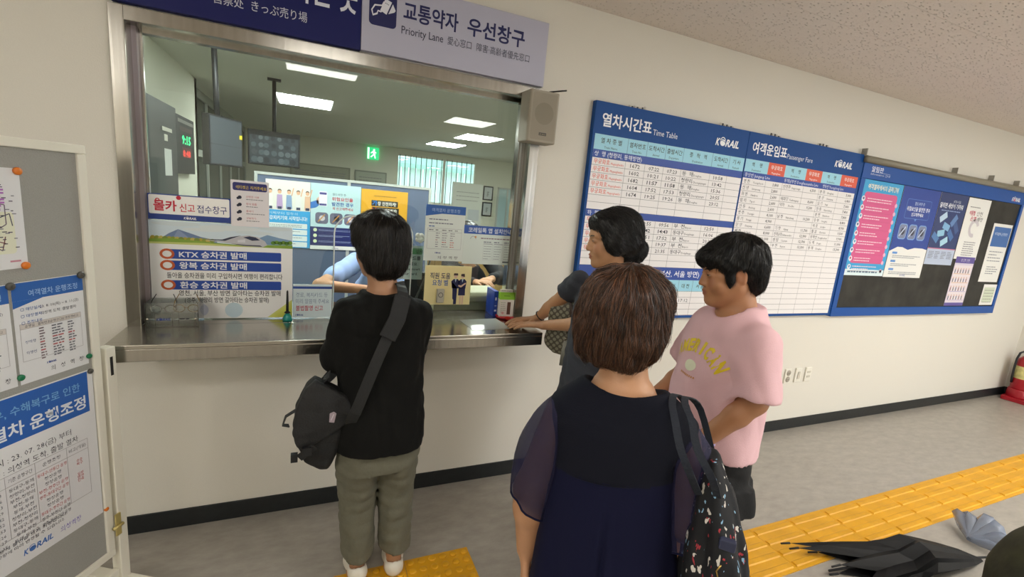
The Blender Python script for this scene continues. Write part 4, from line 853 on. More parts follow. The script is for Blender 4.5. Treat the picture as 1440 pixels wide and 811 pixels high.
# hanging monitors
def monitor(loc, rz, w_, h, label, draw, tilt=0, pole=.5):
    t = empty('hanging_monitor', loc, rz, label=label, cat='monitor', group='monitors hung from the office ceiling')
    G().box(-w_/2, w_/2, 0, .05, 0, h, BLACK).build('casing', t, bevel=.004)
    p = Print(); draw(p, w_, h); p.build('screen', t, loc=(0, -.001, 0))
    G().tube([(0, .06, h*.4), (0, .08, h+pole)], .018, BLACK, n=8).box(-.06, .06, .05, .11, h+pole-.02, h+pole, BLACK).build('ceiling_pole', t)
def scr1(p, w_, h):
    sc = M('#3c4248', .4, name='dim_screen', emit=.12); p.rect(-w_/2+.012, .012, w_/2-.012, h-.012, sc)
    p.rect(-w_/2+.012, h*.42, w_/2-.012, h*.43, '#20242a', 2)
def scr2(p, w_, h):
    rn = random.Random(6); sc = M('#39434c', .4, name='dim_screen_b', emit=.15); p.rect(-w_/2+.015, .015, w_/2-.015, h-.05, sc)
    for r_ in range(4):
        for k in range(7):
            x = -w_/2+.05+.058*k+rn.uniform(-.01, .01); z_ = .05+.07*r_; c_ = rn.choice(['#55626c', '#2a3138', '#66727a', '#485058'])
            p.disc(x, z_, .02+.01*(3-r_)/3, M(c_, .4, emit=.12, name='screen_spot'), 2, n=10)
monitor((-.535, 1.55, 1.70), R(62), .34, .33, 'hanging monitor seen nearly edge on, nearest the glass', scr1, pole=.57)
monitor((-.325, 3.0, 1.765), R(4), .46, .33, 'hanging monitor with dim camera picture, facing the window', scr2, pole=.505)
t = empty('yellow_sticky_note', (-.4655, 1.679, 1.90), R(62), label='small yellow note on the hanging monitor edge', cat='note'); G().box(-.014, .014, -.004, -.0018, 0, .028, M('#d8c52a', .5)).build('note', t)
# low poster partition
pt = empty('poster_partition', (.29, 1.70, 0), label='grey blue free standing partition covered with posters behind the clerk', cat='partition')
AL = M('#c3c8c4', .4, .3, name='pale_aluminium'); PB = M('#5a6882', .8, name='blue_grey_cloth')
for a, b in ((-.66, .0), (.0, .66)):
    G().box(a+.012, b-.012, -.015, .015, .05, 1.67, PB).build('cloth_panel', pt)
G().box(-.67, .67, -.02, .02, 1.67, 1.69, AL).box(-.67, -.65, -.02, .02, 0, 1.67, AL).box(.65, .67, -.02, .02, 0, 1.67, AL).box(-.012, .012, -.02, .02, 0, 1.67, AL).build('frame', pt)
GP = 'posters on the office partition'
def o1(p, w_, h):
    p.rect(0, h*.56, w_, h, '#e2e1da', 1); p.rect(0, 0, w_, h*.56, '#2f9fdc', 2)
    for k, c_ in enumerate(('#e8e6e2', '#b79cc8', '#8aa4c8', '#e4e2e2', '#e0b89c')):
        x = .03+.065*k; p.poly([(x-.022, .30), (x-.018, .405), (x+.018, .405), (x+.022, .30)], c_, 3); p.disc(x, .425, .014, '#e0b090', 4, n=10); p.disc(x, .433, .014, '#4a3a34', 3, n=10); p.rect(x-.014, .295, x+.014, .315, '#2c3a5c', 5)
        if k in (2, 3, 4): p.line(x+.018, .40, x+.032, .46, .008, '#e0b090', 3)
    p.text('이제부터 모두의', .02, .255, .022, '#cfe6f4', 4, w_=.2); p.text('건강지키기의 시작입니다!', w_-.02, .215, .032, '#f2f6fa', 4, al='r', w_=.29, bold=.02, res=2)
    for k in range(4): p.rrect(.01, .150-.048*k, w_-.02, .190-.048*k, .006, '#dfe8ea', 3); p.greek(.02, .175-.048*k, w_*.75, 2, .012, .005, '#8a9298', 4, k)
poster('safety_poster', -.305+0, 1.127, .31, .515, 1.68, 'white and sky blue poster with five cheering figures on partition', 'poster', o1, group=GP)
def o2(p, w_, h):
    p.rect(0, .17, w_, h, '#b9d7dc', 1); p.rect(0, .03, w_, .18, '#232c66', 2); p.rect(0, 0, w_, .03, '#dfe3e0', 2)
    p.poly([(0, .32), (.04, .33), (.07, .36), (.05, .39), (0, .37)], '#3a78c4', 3); p.disc(.075, .385, .035, '#e4b8a4', 3, n=14); p.rrect(.06, .345, .12, .46, .01, '#e6e6ee', 4); p.rect(.064, .435, .116, .452, '#4a4a90', 5); p.rect(.064, .35, .116, .365, '#4a4a90', 5)
    p.text('철도여행 중', .16, .435, .020, '#6a7a88', 3, w_=.10); p.text('위험요인을', .155, .395, .030, '#c4404c', 3, w_=.16, bold=.02, res=2); p.text('발견한 경우', .155, .355, .030, '#4a68a8', 3, w_=.165, bold=.02, res=2); p.text('꼭 신고해주세요', .16, .322, .024, '#c4404c', 3, w_=.16, bold=.01)
    for k in range(3): x = .035+.108*k; p.rrect(x, .205, x+.095, .295, .022, '#6a6a80', 3); p.disc(x+.05, .25, .022, '#c8c4cc' if k != 1 else '#33333c', 4, n=12); p.line(x+.02, .22, x+.07, .28, .008, '#c08a4a', 5)
    for k in range(3): p.disc(.035, .155-.045*k, .014, '#d8e6b8', 4, n=12); p.greek(.06, .158-.045*k, .25, 2, .008, .003, '#9aa6cc', 4, k)
    p.text('KORAIL', w_/2, .006, .014, '#3a4a8a', 4, al='c', shear=.2)
poster('safety_poster', .008, 1.123, .375, .52, 1.68, 'pale blue and navy poster with a hand holding a phone on partition', 'poster', o2, group=GP)
def o3(p, w_, h):
    p.rect(0, .0, w_, h, '#dfa62e', 1); p.poly([(0, 0), (w_, 0), (w_, .11), (.2, .14), (0, .17)], '#2c3a8c', 2); p.greek(.1, h-.05, .2, 1, .01, .006, '#8a6a2a', 3)
    for k, (a, b, c_) in enumerate((('가', '장 안전하게!', '#2f7fd0'), ('나', '부터 안전하게!', '#d0443a'), ('다', '같이 안전하게!', '#35a04c'))):
        z_ = h-.125-.055*k; p.rrect(.08+.004*k, z_-.008, .295+.01*k, z_+.040, .004, '#26241f', 3); p.text(a, .085, z_, .042, c_, 4, w_=.042, bold=.03, res=2); p.text(b, .13, z_+.002, .032, '#f0eee6', 4, w_=.15+.008*k, bold=.02, res=2)
poster('safety_poster', .387, 1.123, .375, .51, 1.68, 'orange yellow poster with three dark slogan bars on partition', 'poster', o3, group=GP)
# desk, printer, monitor, keyboard
t = empty('office_desk', (.4, .585, 0), label='dark grey desk behind the ticket window', cat='desk')
G().box(-1.2, 1.6, -.155, .155, .86, .90, M('#4a4a46', .4, name='desk_top')).build('worktop', t, bevel=.003)
for x in (-1.15, 1.5): G().box(x, x+.04, -.14, .14, 0, .86, DKGREY).build('leg', t)
G().box(-1.1, 1.5, -.15, -.14, .3, .86, M('#5a5a55', .5)).build('modesty_panel', t)
t = empty('receipt_printer', (.86, .30, .9905), label='beige ticket printer with rounded hood behind the yellow sign', cat='printer')
BG = M('#b7b593', .45, name='beige_plastic')
G().prism([(-.10, 0), (.10, 0), (.10, .05), (-.10, .05)], 'x', -.20, .17, M('#8c8a66', .5, name='olive_beige')).build('base', t, bevel=.004); G().prism([(-.10, .05), (.10, .05), (.10, .10), (.03, .125), (-.08, .105), (-.10, .08)], 'x', -.20, .19, BG).build('hood', t, bevel=.008)
t = empty('desk_monitor', (.70, .63, .90), R(180-8), label='back of a dark desk monitor behind the counter glass', cat='monitor')
G().box(-.13, .13, -.02, .02, .06, .24, BLACK).build('casing', t, bevel=.004); G().box(-.02, .02, -.02, .02, .01, .07, BLACK).build('neck', t); G().box(-.08, .08, -.06, .06, 0, .01, BLACK).build('foot', t)
t = empty('computer_keyboard', (1.28, .60, .90), R(12), label='pale keyboard on the office desk right of the beige printer', cat='keyboard')
G().box(-.20, .20, -.07, .07, 0, .018, M('#c9ccc6', .4)).build('case', t, bevel=.004)
g = G()
for r_ in range(5):
    for k in range(14): g.box(-.185+.0265*k, -.163+.0265*k, -.058+.024*r_, -.038+.024*r_, .018, .025, M('#e2e4de', .4))
g.build('keys', t, kind='stuff')
t = empty('paper_stack', (1.33, .42, .9905), R(-8), label='white papers lying at the office counter right corner', cat='papers'); G().box(-.10, .10, -.07, .07, 0, .004, M('#dfe2dc', .5)).box(-.08, .12, -.06, .08, .004, .007, M('#eceeea', .5)).build('sheets', t)
g_ = empty('side_shelf', (1.78, .40, 0), label='dark end cabinet carrying papers inside the window right side', cat='cabinet'); G().box(-.44, .25, -.15, .02, 0, .985, M('#34363a', .5)).build('body', g_, bevel=.003)
t = empty('window_microphone', (.565, .30, .9905), label='gooseneck microphone with fluffy pale foam tip beside the customer', cat='microphone')
G().lathe([(.04, 0), (.04, .012), (.01, .02)], BLACK, n=18).build('base', t)
G().tube([(0, 0, .02), (.07, .02, .18), (.10, .03, .32), (.085, .02, .385), (.05, .0, .402)], .006, DKGREY, n=8).build('gooseneck', t)
G().tube([(.075, .012, .398), (.03, -.005, .405)], .016, M('#8a8c88', .3, .7), n=12).build('barrel', t)
g = G(); rn = random.Random(5)
for k in range(14): g.ball((.012+rn.uniform(-.012, .012), -.012+rn.uniform(-.012, .012), .405+rn.uniform(-.014, .014)), .015, M('#c9c2ba', .9, name='fluff'), 8, 6)
g.build('foam_tip', t)
# far furniture and frames
t = empty('tan_cupboard', (1.75, 4.9, 0), label='tan wooden cupboard behind the partition', cat='cupboard'); WD = M('#a5854f', .5, name='tan_wood', vary=.15, scale=12)
G().box(-.42, .5, -.2, .25, 0, 1.22, WD).build('body', t, bevel=.004)
for a in (-.41, .045): G().box(a, a+.445, -.215, -.2, .05, 1.18, WD).build('door', t, bevel=.003)
for k, (x, w2, h2, c_) in enumerate([(1.42, .07, .10, '#30343a'), (1.53, .10, .14, '#c4cacb'), (1.66, .08, .11, '#4a5a78'), (1.80, .16, .12, '#dfe0da'), (1.97, .06, .16, '#6a4a3a')]):
    t = empty('shelf_object', (x, 4.85, 1.2205), label=['small black box on the tan cupboard', 'grey box on the tan cupboard', 'slate blue box on the tan cupboard', 'white wide box on the tan cupboard', 'brown bottle on the tan cupboard'][k], cat='box')
    if k == 4: G().lathe([(.03, 0), (.03, .1), (.012, .13), (.012, .16)], M(c_, .4), n=14).build('bottle', t)
    else: G().box(-w2/2, w2/2, -.06, .06, 0, h2, M(c_, .5)).build('box', t, bevel=.003)
t = empty('white_desktop_board', (2.22, 4.60, 0), label='tall white display board with small notices behind the glass papers', cat='display board')
def wb_(p, w_, h): p.rect(0, 0, w_, h, '#dde1da'); [p.rrect(.03+.22*(k % 2), h-.52-.22*(k//2), .21+.22*(k % 2), h-.35-.22*(k//2), .01, '#c8d0d6' if k % 3 else '#b8c4d8', 2) for k in range(4)]; p.greek(.05, h-.1, w_*.8, 3, .06, .012, '#a8aca8', 2)
G().box(-.24, .24, 0, .04, 0, 1.84, M('#dde1da', .5)).build('board', t); p = Print(); wb_(p, .46, 1.8); p.build('notices', t, loc=(-.23, -.001, 0))
def frame_pic(x, z, w_, h, label, col, inner, y=OY1, name='wall_picture', cat='picture'):
    t = empty(name, (x, y-.03, z), label=label, cat=cat); G().box(0, w_, 0, .03, 0, h, M(col, .5)).build('frame', t)
    p = Print(); p.rect(.03, .03, w_-.03, h-.03, inner); p.greek(.1, h-.15, w_-.2, 4, (h-.2)/5, .02, '#8a8a8a', 2); p.build('picture', t, loc=(0, -.001, 0))
frame_pic(4.12, 1.58, .27, .36, 'upper black framed certificate on the far office wall', '#26262a', '#c4cacc'); frame_pic(4.12, 1.17, .27, .36, 'lower black framed certificate on the far office wall', '#26262a', '#c4cacc')
frame_pic(-.4, 1.55, 1.25, .47, 'wide beige wall chart on the far office wall', '#8a8d7c', '#9da08e'); frame_pic(.95, 1.45, .72, .55, 'pale framed chart right of the wide wall chart', '#8a9084', '#aab2a2')
d = empty('door_1', (4.8, OY1-.02, 0), kind='structure'); G().box(-.24, .24, 0, .02, 0, 1.9, M('#b9d3d8', .3, name='door_glass', emit=.0)).build('door_pane', d); G().box(-.28, -.24, -.01, .03, 0, 1.94, AL).box(.24, .28, -.01, .03, 0, 1.94, AL).box(-.28, .28, -.01, .03, 1.9, 1.94, AL).box(-.02, .02, -.01, .03, 0, 1.9, AL).build('door_frame', d)
t = empty('clutter_box', (1.95, 2.4, 0), label='tan wooden counter front behind the papers on the glass', cat='cabinet'); G().box(-.55, .6, -.1, .3, 0, 1.02, WD).build('body', t, bevel=.004); G().box(-.56, .61, -.12, .31, 1.02, 1.045, M('#6a5a3c', .5)).build('top', t)
# ---------------------------------------------------------------- people: smooth bodies from distance fields
F32 = np.float32
def V3(a): return np.array(a, dtype=F32)
class SDF:
    FAR = .03
    def __init__(s, lo, hi, h, fine=()):
        s.ax = []
        for i in range(3):
            a = []; x = lo[i]
            while x < hi[i]+h:
                a.append(x); st = h
                for ax_, p, q, hh in fine:
                    if ax_ == i and p <= x <= q: st = min(st, hh)
                x += st
            s.ax.append(np.array(a, F32))
        s.D = np.full([len(a) for a in s.ax], s.FAR, F32)
    def sl(s, lo, hi):
        sli = []
        for i in range(3):
            a = int(np.searchsorted(s.ax[i], lo[i])); b = int(np.searchsorted(s.ax[i], hi[i]))
            if b <= a: return None
            sli.append(slice(a, b))
        X = s.ax[0][sli[0]][:, None, None]; Y = s.ax[1][sli[1]][None, :, None]; Z = s.ax[2][sli[2]][None, None, :]
        return tuple(sli), X, Y, Z
    def put(s, sli, d, k, op):
        A = s.D[sli]
        if op == 'u':
            h = np.maximum(k-np.abs(A-d), 0); s.D[sli] = np.minimum(A, d)-h*h/(4*k)
        elif op == 's':
            d = -d; h = np.maximum(k-np.abs(A-d), 0); s.D[sli] = np.maximum(A, d)+h*h/(4*k)
        elif op == 'i': s.D[sli] = np.maximum(A, d)
    def cone(s, a, b, ra, rb, k=.01, op='u', flat=None, clip=None):
        a = V3(a); b = V3(b); m = max(ra, rb)+.03
        g = s.sl(np.minimum(a, b)-m, np.maximum(a, b)+m)
        if not g: return s
        sli, X, Y, Z = g; ab = b-a; L = float(ab@ab)+1e-12
        px, py, pz = X-a[0], Y-a[1], Z-a[2]
        t = np.clip((px*ab[0]+py*ab[1]+pz*ab[2])/L, 0, 1)
        qx, qy, qz = px-t*ab[0], py-t*ab[1], pz-t*ab[2]
        if flat:
            n = V3(flat[0]); n /= np.linalg.norm(n); w_ = (qx*n[0]+qy*n[1]+qz*n[2])*(1/flat[1]-1)
            qx, qy, qz = qx+w_*n[0], qy+w_*n[1], qz+w_*n[2]
        d = np.sqrt(qx*qx+qy*qy+qz*qz)-(ra+(rb-ra)*t)
        if flat: d = d*flat[1]**.5
        if clip is not None:                # plane: keep the side where (p-c).n < 0
            c, n = V3(clip[0]), V3(clip[1]); n /= np.linalg.norm(n); d = np.maximum(d, (X-c[0])*n[0]+(Y-c[1])*n[1]+(Z-c[2])*n[2])
        s.put(sli, d.astype(F32), k, op); return s
    def chain(s, pts, rs, k=.01, **kw):
        for i in range(len(pts)-1): s.cone(pts[i], pts[i+1], rs[i], rs[i+1], k, **kw)
        return s
    def ell(s, c, r, k=.01, op='u', rot=None):
        c = V3(c); m = max(r)+.03; g = s.sl(c-m, c+m)
        if not g: return s
        sli, X, Y, Z = g; x, y, z = X-c[0], Y-c[1], Z-c[2]
        if rot is not None:
            Q = np.array(rot, F32).T; x, y, z = Q[0, 0]*x+Q[0, 1]*y+Q[0, 2]*z, Q[1, 0]*x+Q[1, 1]*y+Q[1, 2]*z, Q[2, 0]*x+Q[2, 1]*y+Q[2, 2]*z
        k0 = np.sqrt((x/r[0])**2+(y/r[1])**2+(z/r[2])**2); k1 = np.sqrt((x/r[0]**2)**2+(y/r[1]**2)**2+(z/r[2]**2)**2)+1e-6
        s.put(sli, (k0*(k0-1)/k1).astype(F32), k, op); return s
    def loft(s, secs, k=.01, op='u', fold=None, power=2.0):
        """Stacked ellipses (z, cx, cy, rx, ry) with closed flat ends."""
        S_ = np.array(sorted(secs), F32); m = .035
        lo = [(S_[:, 1]-S_[:, 3]).min()-m, (S_[:, 2]-S_[:, 4]).min()-m, S_[0, 0]-m]; hi = [(S_[:, 1]+S_[:, 3]).max()+m, (S_[:, 2]+S_[:, 4]).max()+m, S_[-1, 0]+m]
        g = s.sl(lo, hi)
        if not g: return s
        sli, X, Y, Z = g; z = Z.ravel()
        def it(i):
            # smooth (cosine eased) interpolation would flatten; plain linear then blurred
            v = np.interp(z, S_[:, 0], S_[:, i]); n = len(v)
            if n > 9:
                kr = np.ones(5)/5; v2 = np.convolve(np.pad(v, 2, 'edge'), kr, 'valid'); v = v2
            return v.astype(F32)[None, None, :]
        cx, cy, rx, ry = it(1), it(2), it(3), it(4); x, y = X-cx, Y-cy
        if fold is not None:
            th = np.arctan2(y, x); f = 1+fold(th, Z); rx, ry = rx*f, ry*f
        if power != 2.0:
            k0 = (np.abs(x/rx)**power+np.abs(y/ry)**power)**(1/power); d = (k0-1)*np.minimum(rx, ry)
        else:
            k0 = np.sqrt((x/rx)**2+(y/ry)**2); k1 = np.sqrt((x/rx**2)**2+(y/ry**2)**2)+1e-6; d = k0*(k0-1)/k1
        d = np.maximum(d, np.maximum(S_[0, 0]-Z, Z-S_[-1, 0]))
        s.put(sli, d.astype(F32), k, op); return s
    def poly(s, outline, y0, y1, rnd=.02, k=.01, op='u', bulge=0):
        """Pillow: a polygon in x,z extruded in y with rounded rims; bulge swells its middle."""
        O = np.array(outline, F32); m = .04+rnd; g = s.sl((O[:, 0].min()-m, y0-m-bulge, O[:, 1].min()-m), (O[:, 0].max()+m, y1+m+bulge, O[:, 1].max()+m))
        if not g: return s
        sli, X, Y, Z = g; x, z = np.broadcast_arrays(X[:, 0, :], Z[0, 0, :][None, :]); d = np.full(x.shape, 9., F32); ins = np.zeros(x.shape, bool); n = len(O)
        for i in range(n):
            a, b = O[i], O[(i+1) % n]; e = b-a; t = np.clip(((x-a[0])*e[0]+(z-a[1])*e[1])/(e@e), 0, 1)
            d = np.minimum(d, np.hypot(x-a[0]-t*e[0], z-a[1]-t*e[1])); c = ((a[1] > z) != (b[1] > z)) & (x < e[0]*(z-a[1])/(e[1]+1e-12)+a[0]); ins ^= c
        d = np.where(ins, -d, d)+rnd; dy = np.abs(Y-(y0+y1)/2)-(y1-y0)/2+rnd; dd = d[:, None, :]
        if bulge: dy = dy-bulge*np.clip(-dd/.06, 0, 1)
        q = np.sqrt(np.maximum(dd, 0)**2+np.maximum(dy, 0)**2)+np.minimum(np.maximum(dd, dy), 0)-rnd
        s.put(sli, q.astype(F32), k, op); return s
    def bump(s, amp, freq, seed=0, stretch=(1, 1, 1), ridge=False, lo=None, hi=None, n=6):
        """Gentle creases: a sum of waves in several directions."""
        g = s.sl(lo if lo is not None else [a[0] for a in s.ax], hi if hi is not None else [a[-1]+1 for a in s.ax]); sli, X, Y, Z = g
        rn = np.random.RandomState(seed); w_ = 0
        for i in range(n):
            d = rn.normal(size=3); d /= np.linalg.norm(d); d = d*freq*(.6+.9*rn.rand())*np.array(stretch); ph = rn.rand()*6.28
            w2 = rn.normal(size=3)*freq*.35
            v = np.sin(X*d[0]+Y*d[1]+Z*d[2]+ph+1.3*np.sin(X*w2[0]+Y*w2[1]+Z*w2[2]))
            w_ = w_+(1-2*np.abs(v) if ridge else v)
        s.D[sli] = s.D[sli]+(w_*amp/math.sqrt(n)).astype(F32); return s
    def nets(s):
        D = s.D; ins = D < 0
        ins[0] = ins[-1] = False; ins[:, 0] = ins[:, -1] = False; ins[:, :, 0] = ins[:, :, -1] = False
        D = np.where(ins, D, np.maximum(D, 1e-5))
        c = [(i, j, k) for i in (0, 1) for j in (0, 1) for k in (0, 1)]; nx, ny, nz = [n-1 for n in D.shape]
        cnt = np.zeros((nx, ny, nz), np.int8)
        for i, j, k in c: cnt += ins[i:i+nx, j:j+ny, k:k+nz]
        act = (cnt > 0) & (cnt < 8); idx = np.argwhere(act); ID = np.full((nx, ny, nz), -1, np.int32); ID[act] = np.arange(len(idx))
        vals = [D[idx[:, 0]+i, idx[:, 1]+j, idx[:, 2]+k] for i, j, k in c]; P = np.zeros((len(idx), 3)); N = np.zeros(len(idx))
        for a in range(8):
            for b in range(a+1, 8):
                if sum(abs(c[a][q]-c[b][q]) for q in range(3)) != 1: continue
                m = (vals[a] < 0) != (vals[b] < 0); t = np.where(m, vals[a]/(vals[a]-vals[b]+1e-12), 0)
                for q in range(3): P[:, q] += np.where(m, c[a][q]+(c[b][q]-c[a][q])*t, 0)
                N += m
        P = P/N[:, None]+idx
        P = np.stack([np.interp(P[:, q], np.arange(len(s.ax[q])), s.ax[q]) for q in range(3)], 1)
        Q = []
        for ax_ in range(3):
            sl0 = [slice(0, -1) if q == ax_ else slice(None) for q in range(3)]; sl1 = [slice(1, None) if q == ax_ else slice(None) for q in range(3)]
            A = ins[tuple(sl0)]; B = ins[tuple(sl1)]; e = np.argwhere(A != B)
            u_, v_ = [(1, 2), (2, 0), (0, 1)][ax_]
            ok = (e[:, u_] > 0) & (e[:, v_] > 0) & (e[:, u_] < D.shape[u_]-1) & (e[:, v_] < D.shape[v_]-1); e = e[ok]
            def cid(du, dv):
                f = e.copy(); f[:, u_] -= du; f[:, v_] -= dv; return ID[f[:, 0], f[:, 1], f[:, 2]]
            q = np.stack([cid(1, 1), cid(0, 1), cid(0, 0), cid(1, 0)], 1); fl = ~A[e[:, 0], e[:, 1], e[:, 2]]; q[fl] = q[fl][:, ::-1]
            Q.append(q)
        return P, np.concatenate(Q)
    def grad(s, P):
        """distance and gradient at points (n,3)"""
        I = [np.clip(np.interp(P[:, q], s.ax[q], np.arange(len(s.ax[q]))), 1, len(s.ax[q])-2.001) for q in range(3)]
        i0 = [a.astype(int) for a in I]; f = [a-b for a, b in zip(I, i0)]
        def smp(o):
            r = 0
            for i in (0, 1):
                for j in (0, 1):
                    for k in (0, 1):
                        wt = (f[0] if i else 1-f[0])*(f[1] if j else 1-f[1])*(f[2] if k else 1-f[2])
                        r = r+wt*s.D[np.clip(i0[0]+i+o[0], 0, s.D.shape[0]-1), np.clip(i0[1]+j+o[1], 0, s.D.shape[1]-1), np.clip(i0[2]+k+o[2], 0, s.D.shape[2]-1)]
            return r
        g = np.stack([smp((1, 0, 0))-smp((-1, 0, 0)), smp((0, 1, 0))-smp((0, -1, 0)), smp((0, 0, 1))-smp((0, 0, -1))], 1)
        return smp((0, 0, 0)), g/(np.linalg.norm(g, axis=1, keepdims=True)+1e-9)
def np_mesh(name, P, Q, mat, parent, col=None, smooth=True, **k):
    me = bpy.data.meshes.new(name); n, m = len(P), len(Q); w_ = Q.shape[1]
    me.vertices.add(n); me.vertices.foreach_set('co', np.asarray(P, F32).ravel())
    me.loops.add(m*w_); me.loops.foreach_set('vertex_index', Q.astype(np.int32).ravel())
    me.polygons.add(m); me.polygons.foreach_set('loop_start', np.arange(0, m*w_, w_, dtype=np.int32)); me.polygons.foreach_set('loop_total', np.full(m, w_, np.int32))
    me.polygons.foreach_set('use_smooth', np.full(m, smooth)); me.update(calc_edges=True); me.validate()
    me.materials.append(mat)
    if col is not None:
        a = me.color_attributes.new('Col', 'FLOAT_COLOR', 'POINT'); c4 = np.ones((n, 4), F32); c4[:, :3] = col; a.data.foreach_set('color', c4.ravel())
    o = bpy.data.objects.new(name, me); COL.objects.link(o); o.parent = parent
    return tag(o, **k)
def sdf_obj(name, s, mat, parent, col=None, **k):
    P, Q = s.nets(); c = col(P) if col else None
    return np_mesh(name, P, Q, mat, parent, c, **k)
def HM(c, yaw=0, pitch=0, roll=0):
    """head frame -> figure frame; yaw>0 turns to the figure's left, pitch>0 nods down, roll>0 leans to its right"""
    m = Matrix.Translation(c) @ Matrix.Rotation(R(yaw), 4, 'Z') @ Matrix.Rotation(R(-pitch), 4, 'X') @ Matrix.Rotation(R(roll), 4, 'Y')
    return m
def head(s, m, sc=1.0, fem=False, plump=0.0):
    T = lambda p: m @ (Vector(p)*sc); Q = m.to_3x3()
    def E_(c, r, k=.01, op='u'): s.ell(T(c), [x*sc for x in r], k, op, rot=Q)
    def C_(a, b, ra, rb, k=.008, op='u'): s.cone(T(a), T(b), ra*sc, rb*sc, k, op)
    E_((0, -.015, .035), (.074, .092, .080)); E_((0, .028, .030), (.063, .060, .062), .02)
    E_((0, .026, -.045), (.057+plump, .059, .070), .025)
    for s_ in (-1, 1):
        C_((s_*.050, -.005, -.045), (s_*.018, .066, -.095), .020+plump, .016, .025)
        E_((s_*(.036+plump), .058, -.036), (.024+plump, .022, .028), .02)
        C_((s_*.012, .083, .020), (s_*.044, .066, .018), .008, .008, .012)
    E_((0, .072, -.098), (.020, .017, .016), .018)
    E_((0, .079, -.062), (.025, .014, .022), .016)
    for s_ in (-1, 1): E_((s_*.032, .098, .001), (.016, .012, .010), .012, 's')
    for s_ in (-1, 1): E_((s_*.031, .0745, -.001), (.0135, .0125, .0105), .004)
    E_((0, .084, -.024), (.0135, .015, .020), .010); C_((0, .083, .010), (0, .098, -.028), .0065, .0085, .012); E_((0, .100, -.034), (.0105, .0095, .0085), .007)
    for s_ in (-1, 1): E_((s_*.0115, .091, -.037), (.0068, .0090, .0070), .006)
    for s_ in (-1, 1): C_((s_*.019, .084, -.0610), (0, .0935, -.0585), .0035, .0050, .004); C_((s_*.017, .083, -.0700), (0, .0915, -.0705), .0040, .0060, .004)
    C_((-.020, .0945, -.0648), (0, .1010, -.0642), .0016, .0022, .002, 's'); C_((.020, .0945, -.0648), (0, .1010, -.0642), .0016, .0022, .002, 's')
    for s_ in (-1, 1):
        Qe = (m.to_3x3() @ Matrix.Rotation(R(s_*18), 3, 'Z') @ Matrix.Rotation(R(-10), 3, 'X'))
        s.ell(T((s_*.0775, -.010, -.008)), (.0075*sc, .019*sc, .031*sc), .006, 'u', rot=Qe)
        s.ell(T((s_*.0850, -.004, -.004)), (.0065*sc, .011*sc, .019*sc), .004, 's', rot=Qe)
def face_bits(m, sc, parent, open_=.6, brow='#1a1412', look=0):
    wh = M('#cfc7bd', .25, name='eye_white'); dk = M('#1a110d', .15, name='iris'); ln = M('#1c1512', .6, name='lashes')
    T = lambda p: tuple(m @ (Vector(p)*sc))
    for s_ in (-1, 1):
        g = G(); pts = []; low = []
        for i in range(7):
            f = -1+2*i/6; x = s_*.031+.0125*f; pts.append(T((x, .0868-.0035*f*f-.0018*(f*s_+.3), -.0008+.0022*(1-f*f)*open_*1.2))); low.append(T((x, .0868-.0035*f*f-.0018*(f*s_+.3), -.0030-.0022*(1-f*f)*open_)))
        for i in range(6):
            f = abs(-1+2*(i+.5)/6); g.add([pts[i], pts[i+1], low[i+1], low[i]], [(0, 1, 2, 3), (3, 2, 1, 0)], dk if f < .45 else wh)
        g.tube(pts, [.0006, .0011, .0014, .0015, .0014, .0011, .0006], ln, n=6); g.build('eye', parent)
    for s_ in (-1, 1):
        g = G(); g.tube([T((s_*(.014+.032*f), .0905-.020*f*f, .0175+.004*math.sin(f*3)-.001)) for f in (0, .25, .5, .75, 1)], [.0015, .0026, .0028, .0024, .001], M(brow, .8, name='brow_hair'), n=6); g.build('eyebrow', parent)
SKINC = lin('#b98b68')
SKIN = M('#b98b68', .48, name='skin', attr=True, bump=.06, scale=260)
def skin_col(base, m=None, sc=1.0, lip='#9a5a4a', blush='#b56f52'):
    b = np.array(lin(base)); L = np.array(lin(lip)); B = np.array(lin(blush)); mi = np.array(m.inverted()) if m else None
    def f(P):
        c = np.tile(b, (len(P), 1)); n = np.sin(P[:, 0]*37+1)*np.sin(P[:, 1]*41+2)*np.sin(P[:, 2]*33); c *= (1+.05*n)[:, None]
        if mi is not None:
            q = (P@mi[:3, :3].T+mi[:3, 3])/sc
            def mk(cx, cy, cz, rx, ry, rz): return np.clip(1.25-np.sqrt(((q[:, 0]-cx)/rx)**2+((q[:, 1]-cy)/ry)**2+((q[:, 2]-cz)/rz)**2), 0, 1)[:, None]
            for s_ in (-1, 1): c = c+(B-c)*np.clip(mk(s_*.042, .075, -.030, .022, .03, .022)*.6, 0, .45); c = c+(B-c)*np.clip(mk(s_*.08, -.005, -.008, .015, .025, .035)*.5, 0, .4)
            c = c+(B-c)*np.clip(mk(0, .108, -.035, .014, .012, .012)*.5, 0, .35)
            c = c+(L-c)*np.clip(mk(0, .095, -.0645, .021, .014, .0105)*2.2, 0, .85)
        return c
    return f
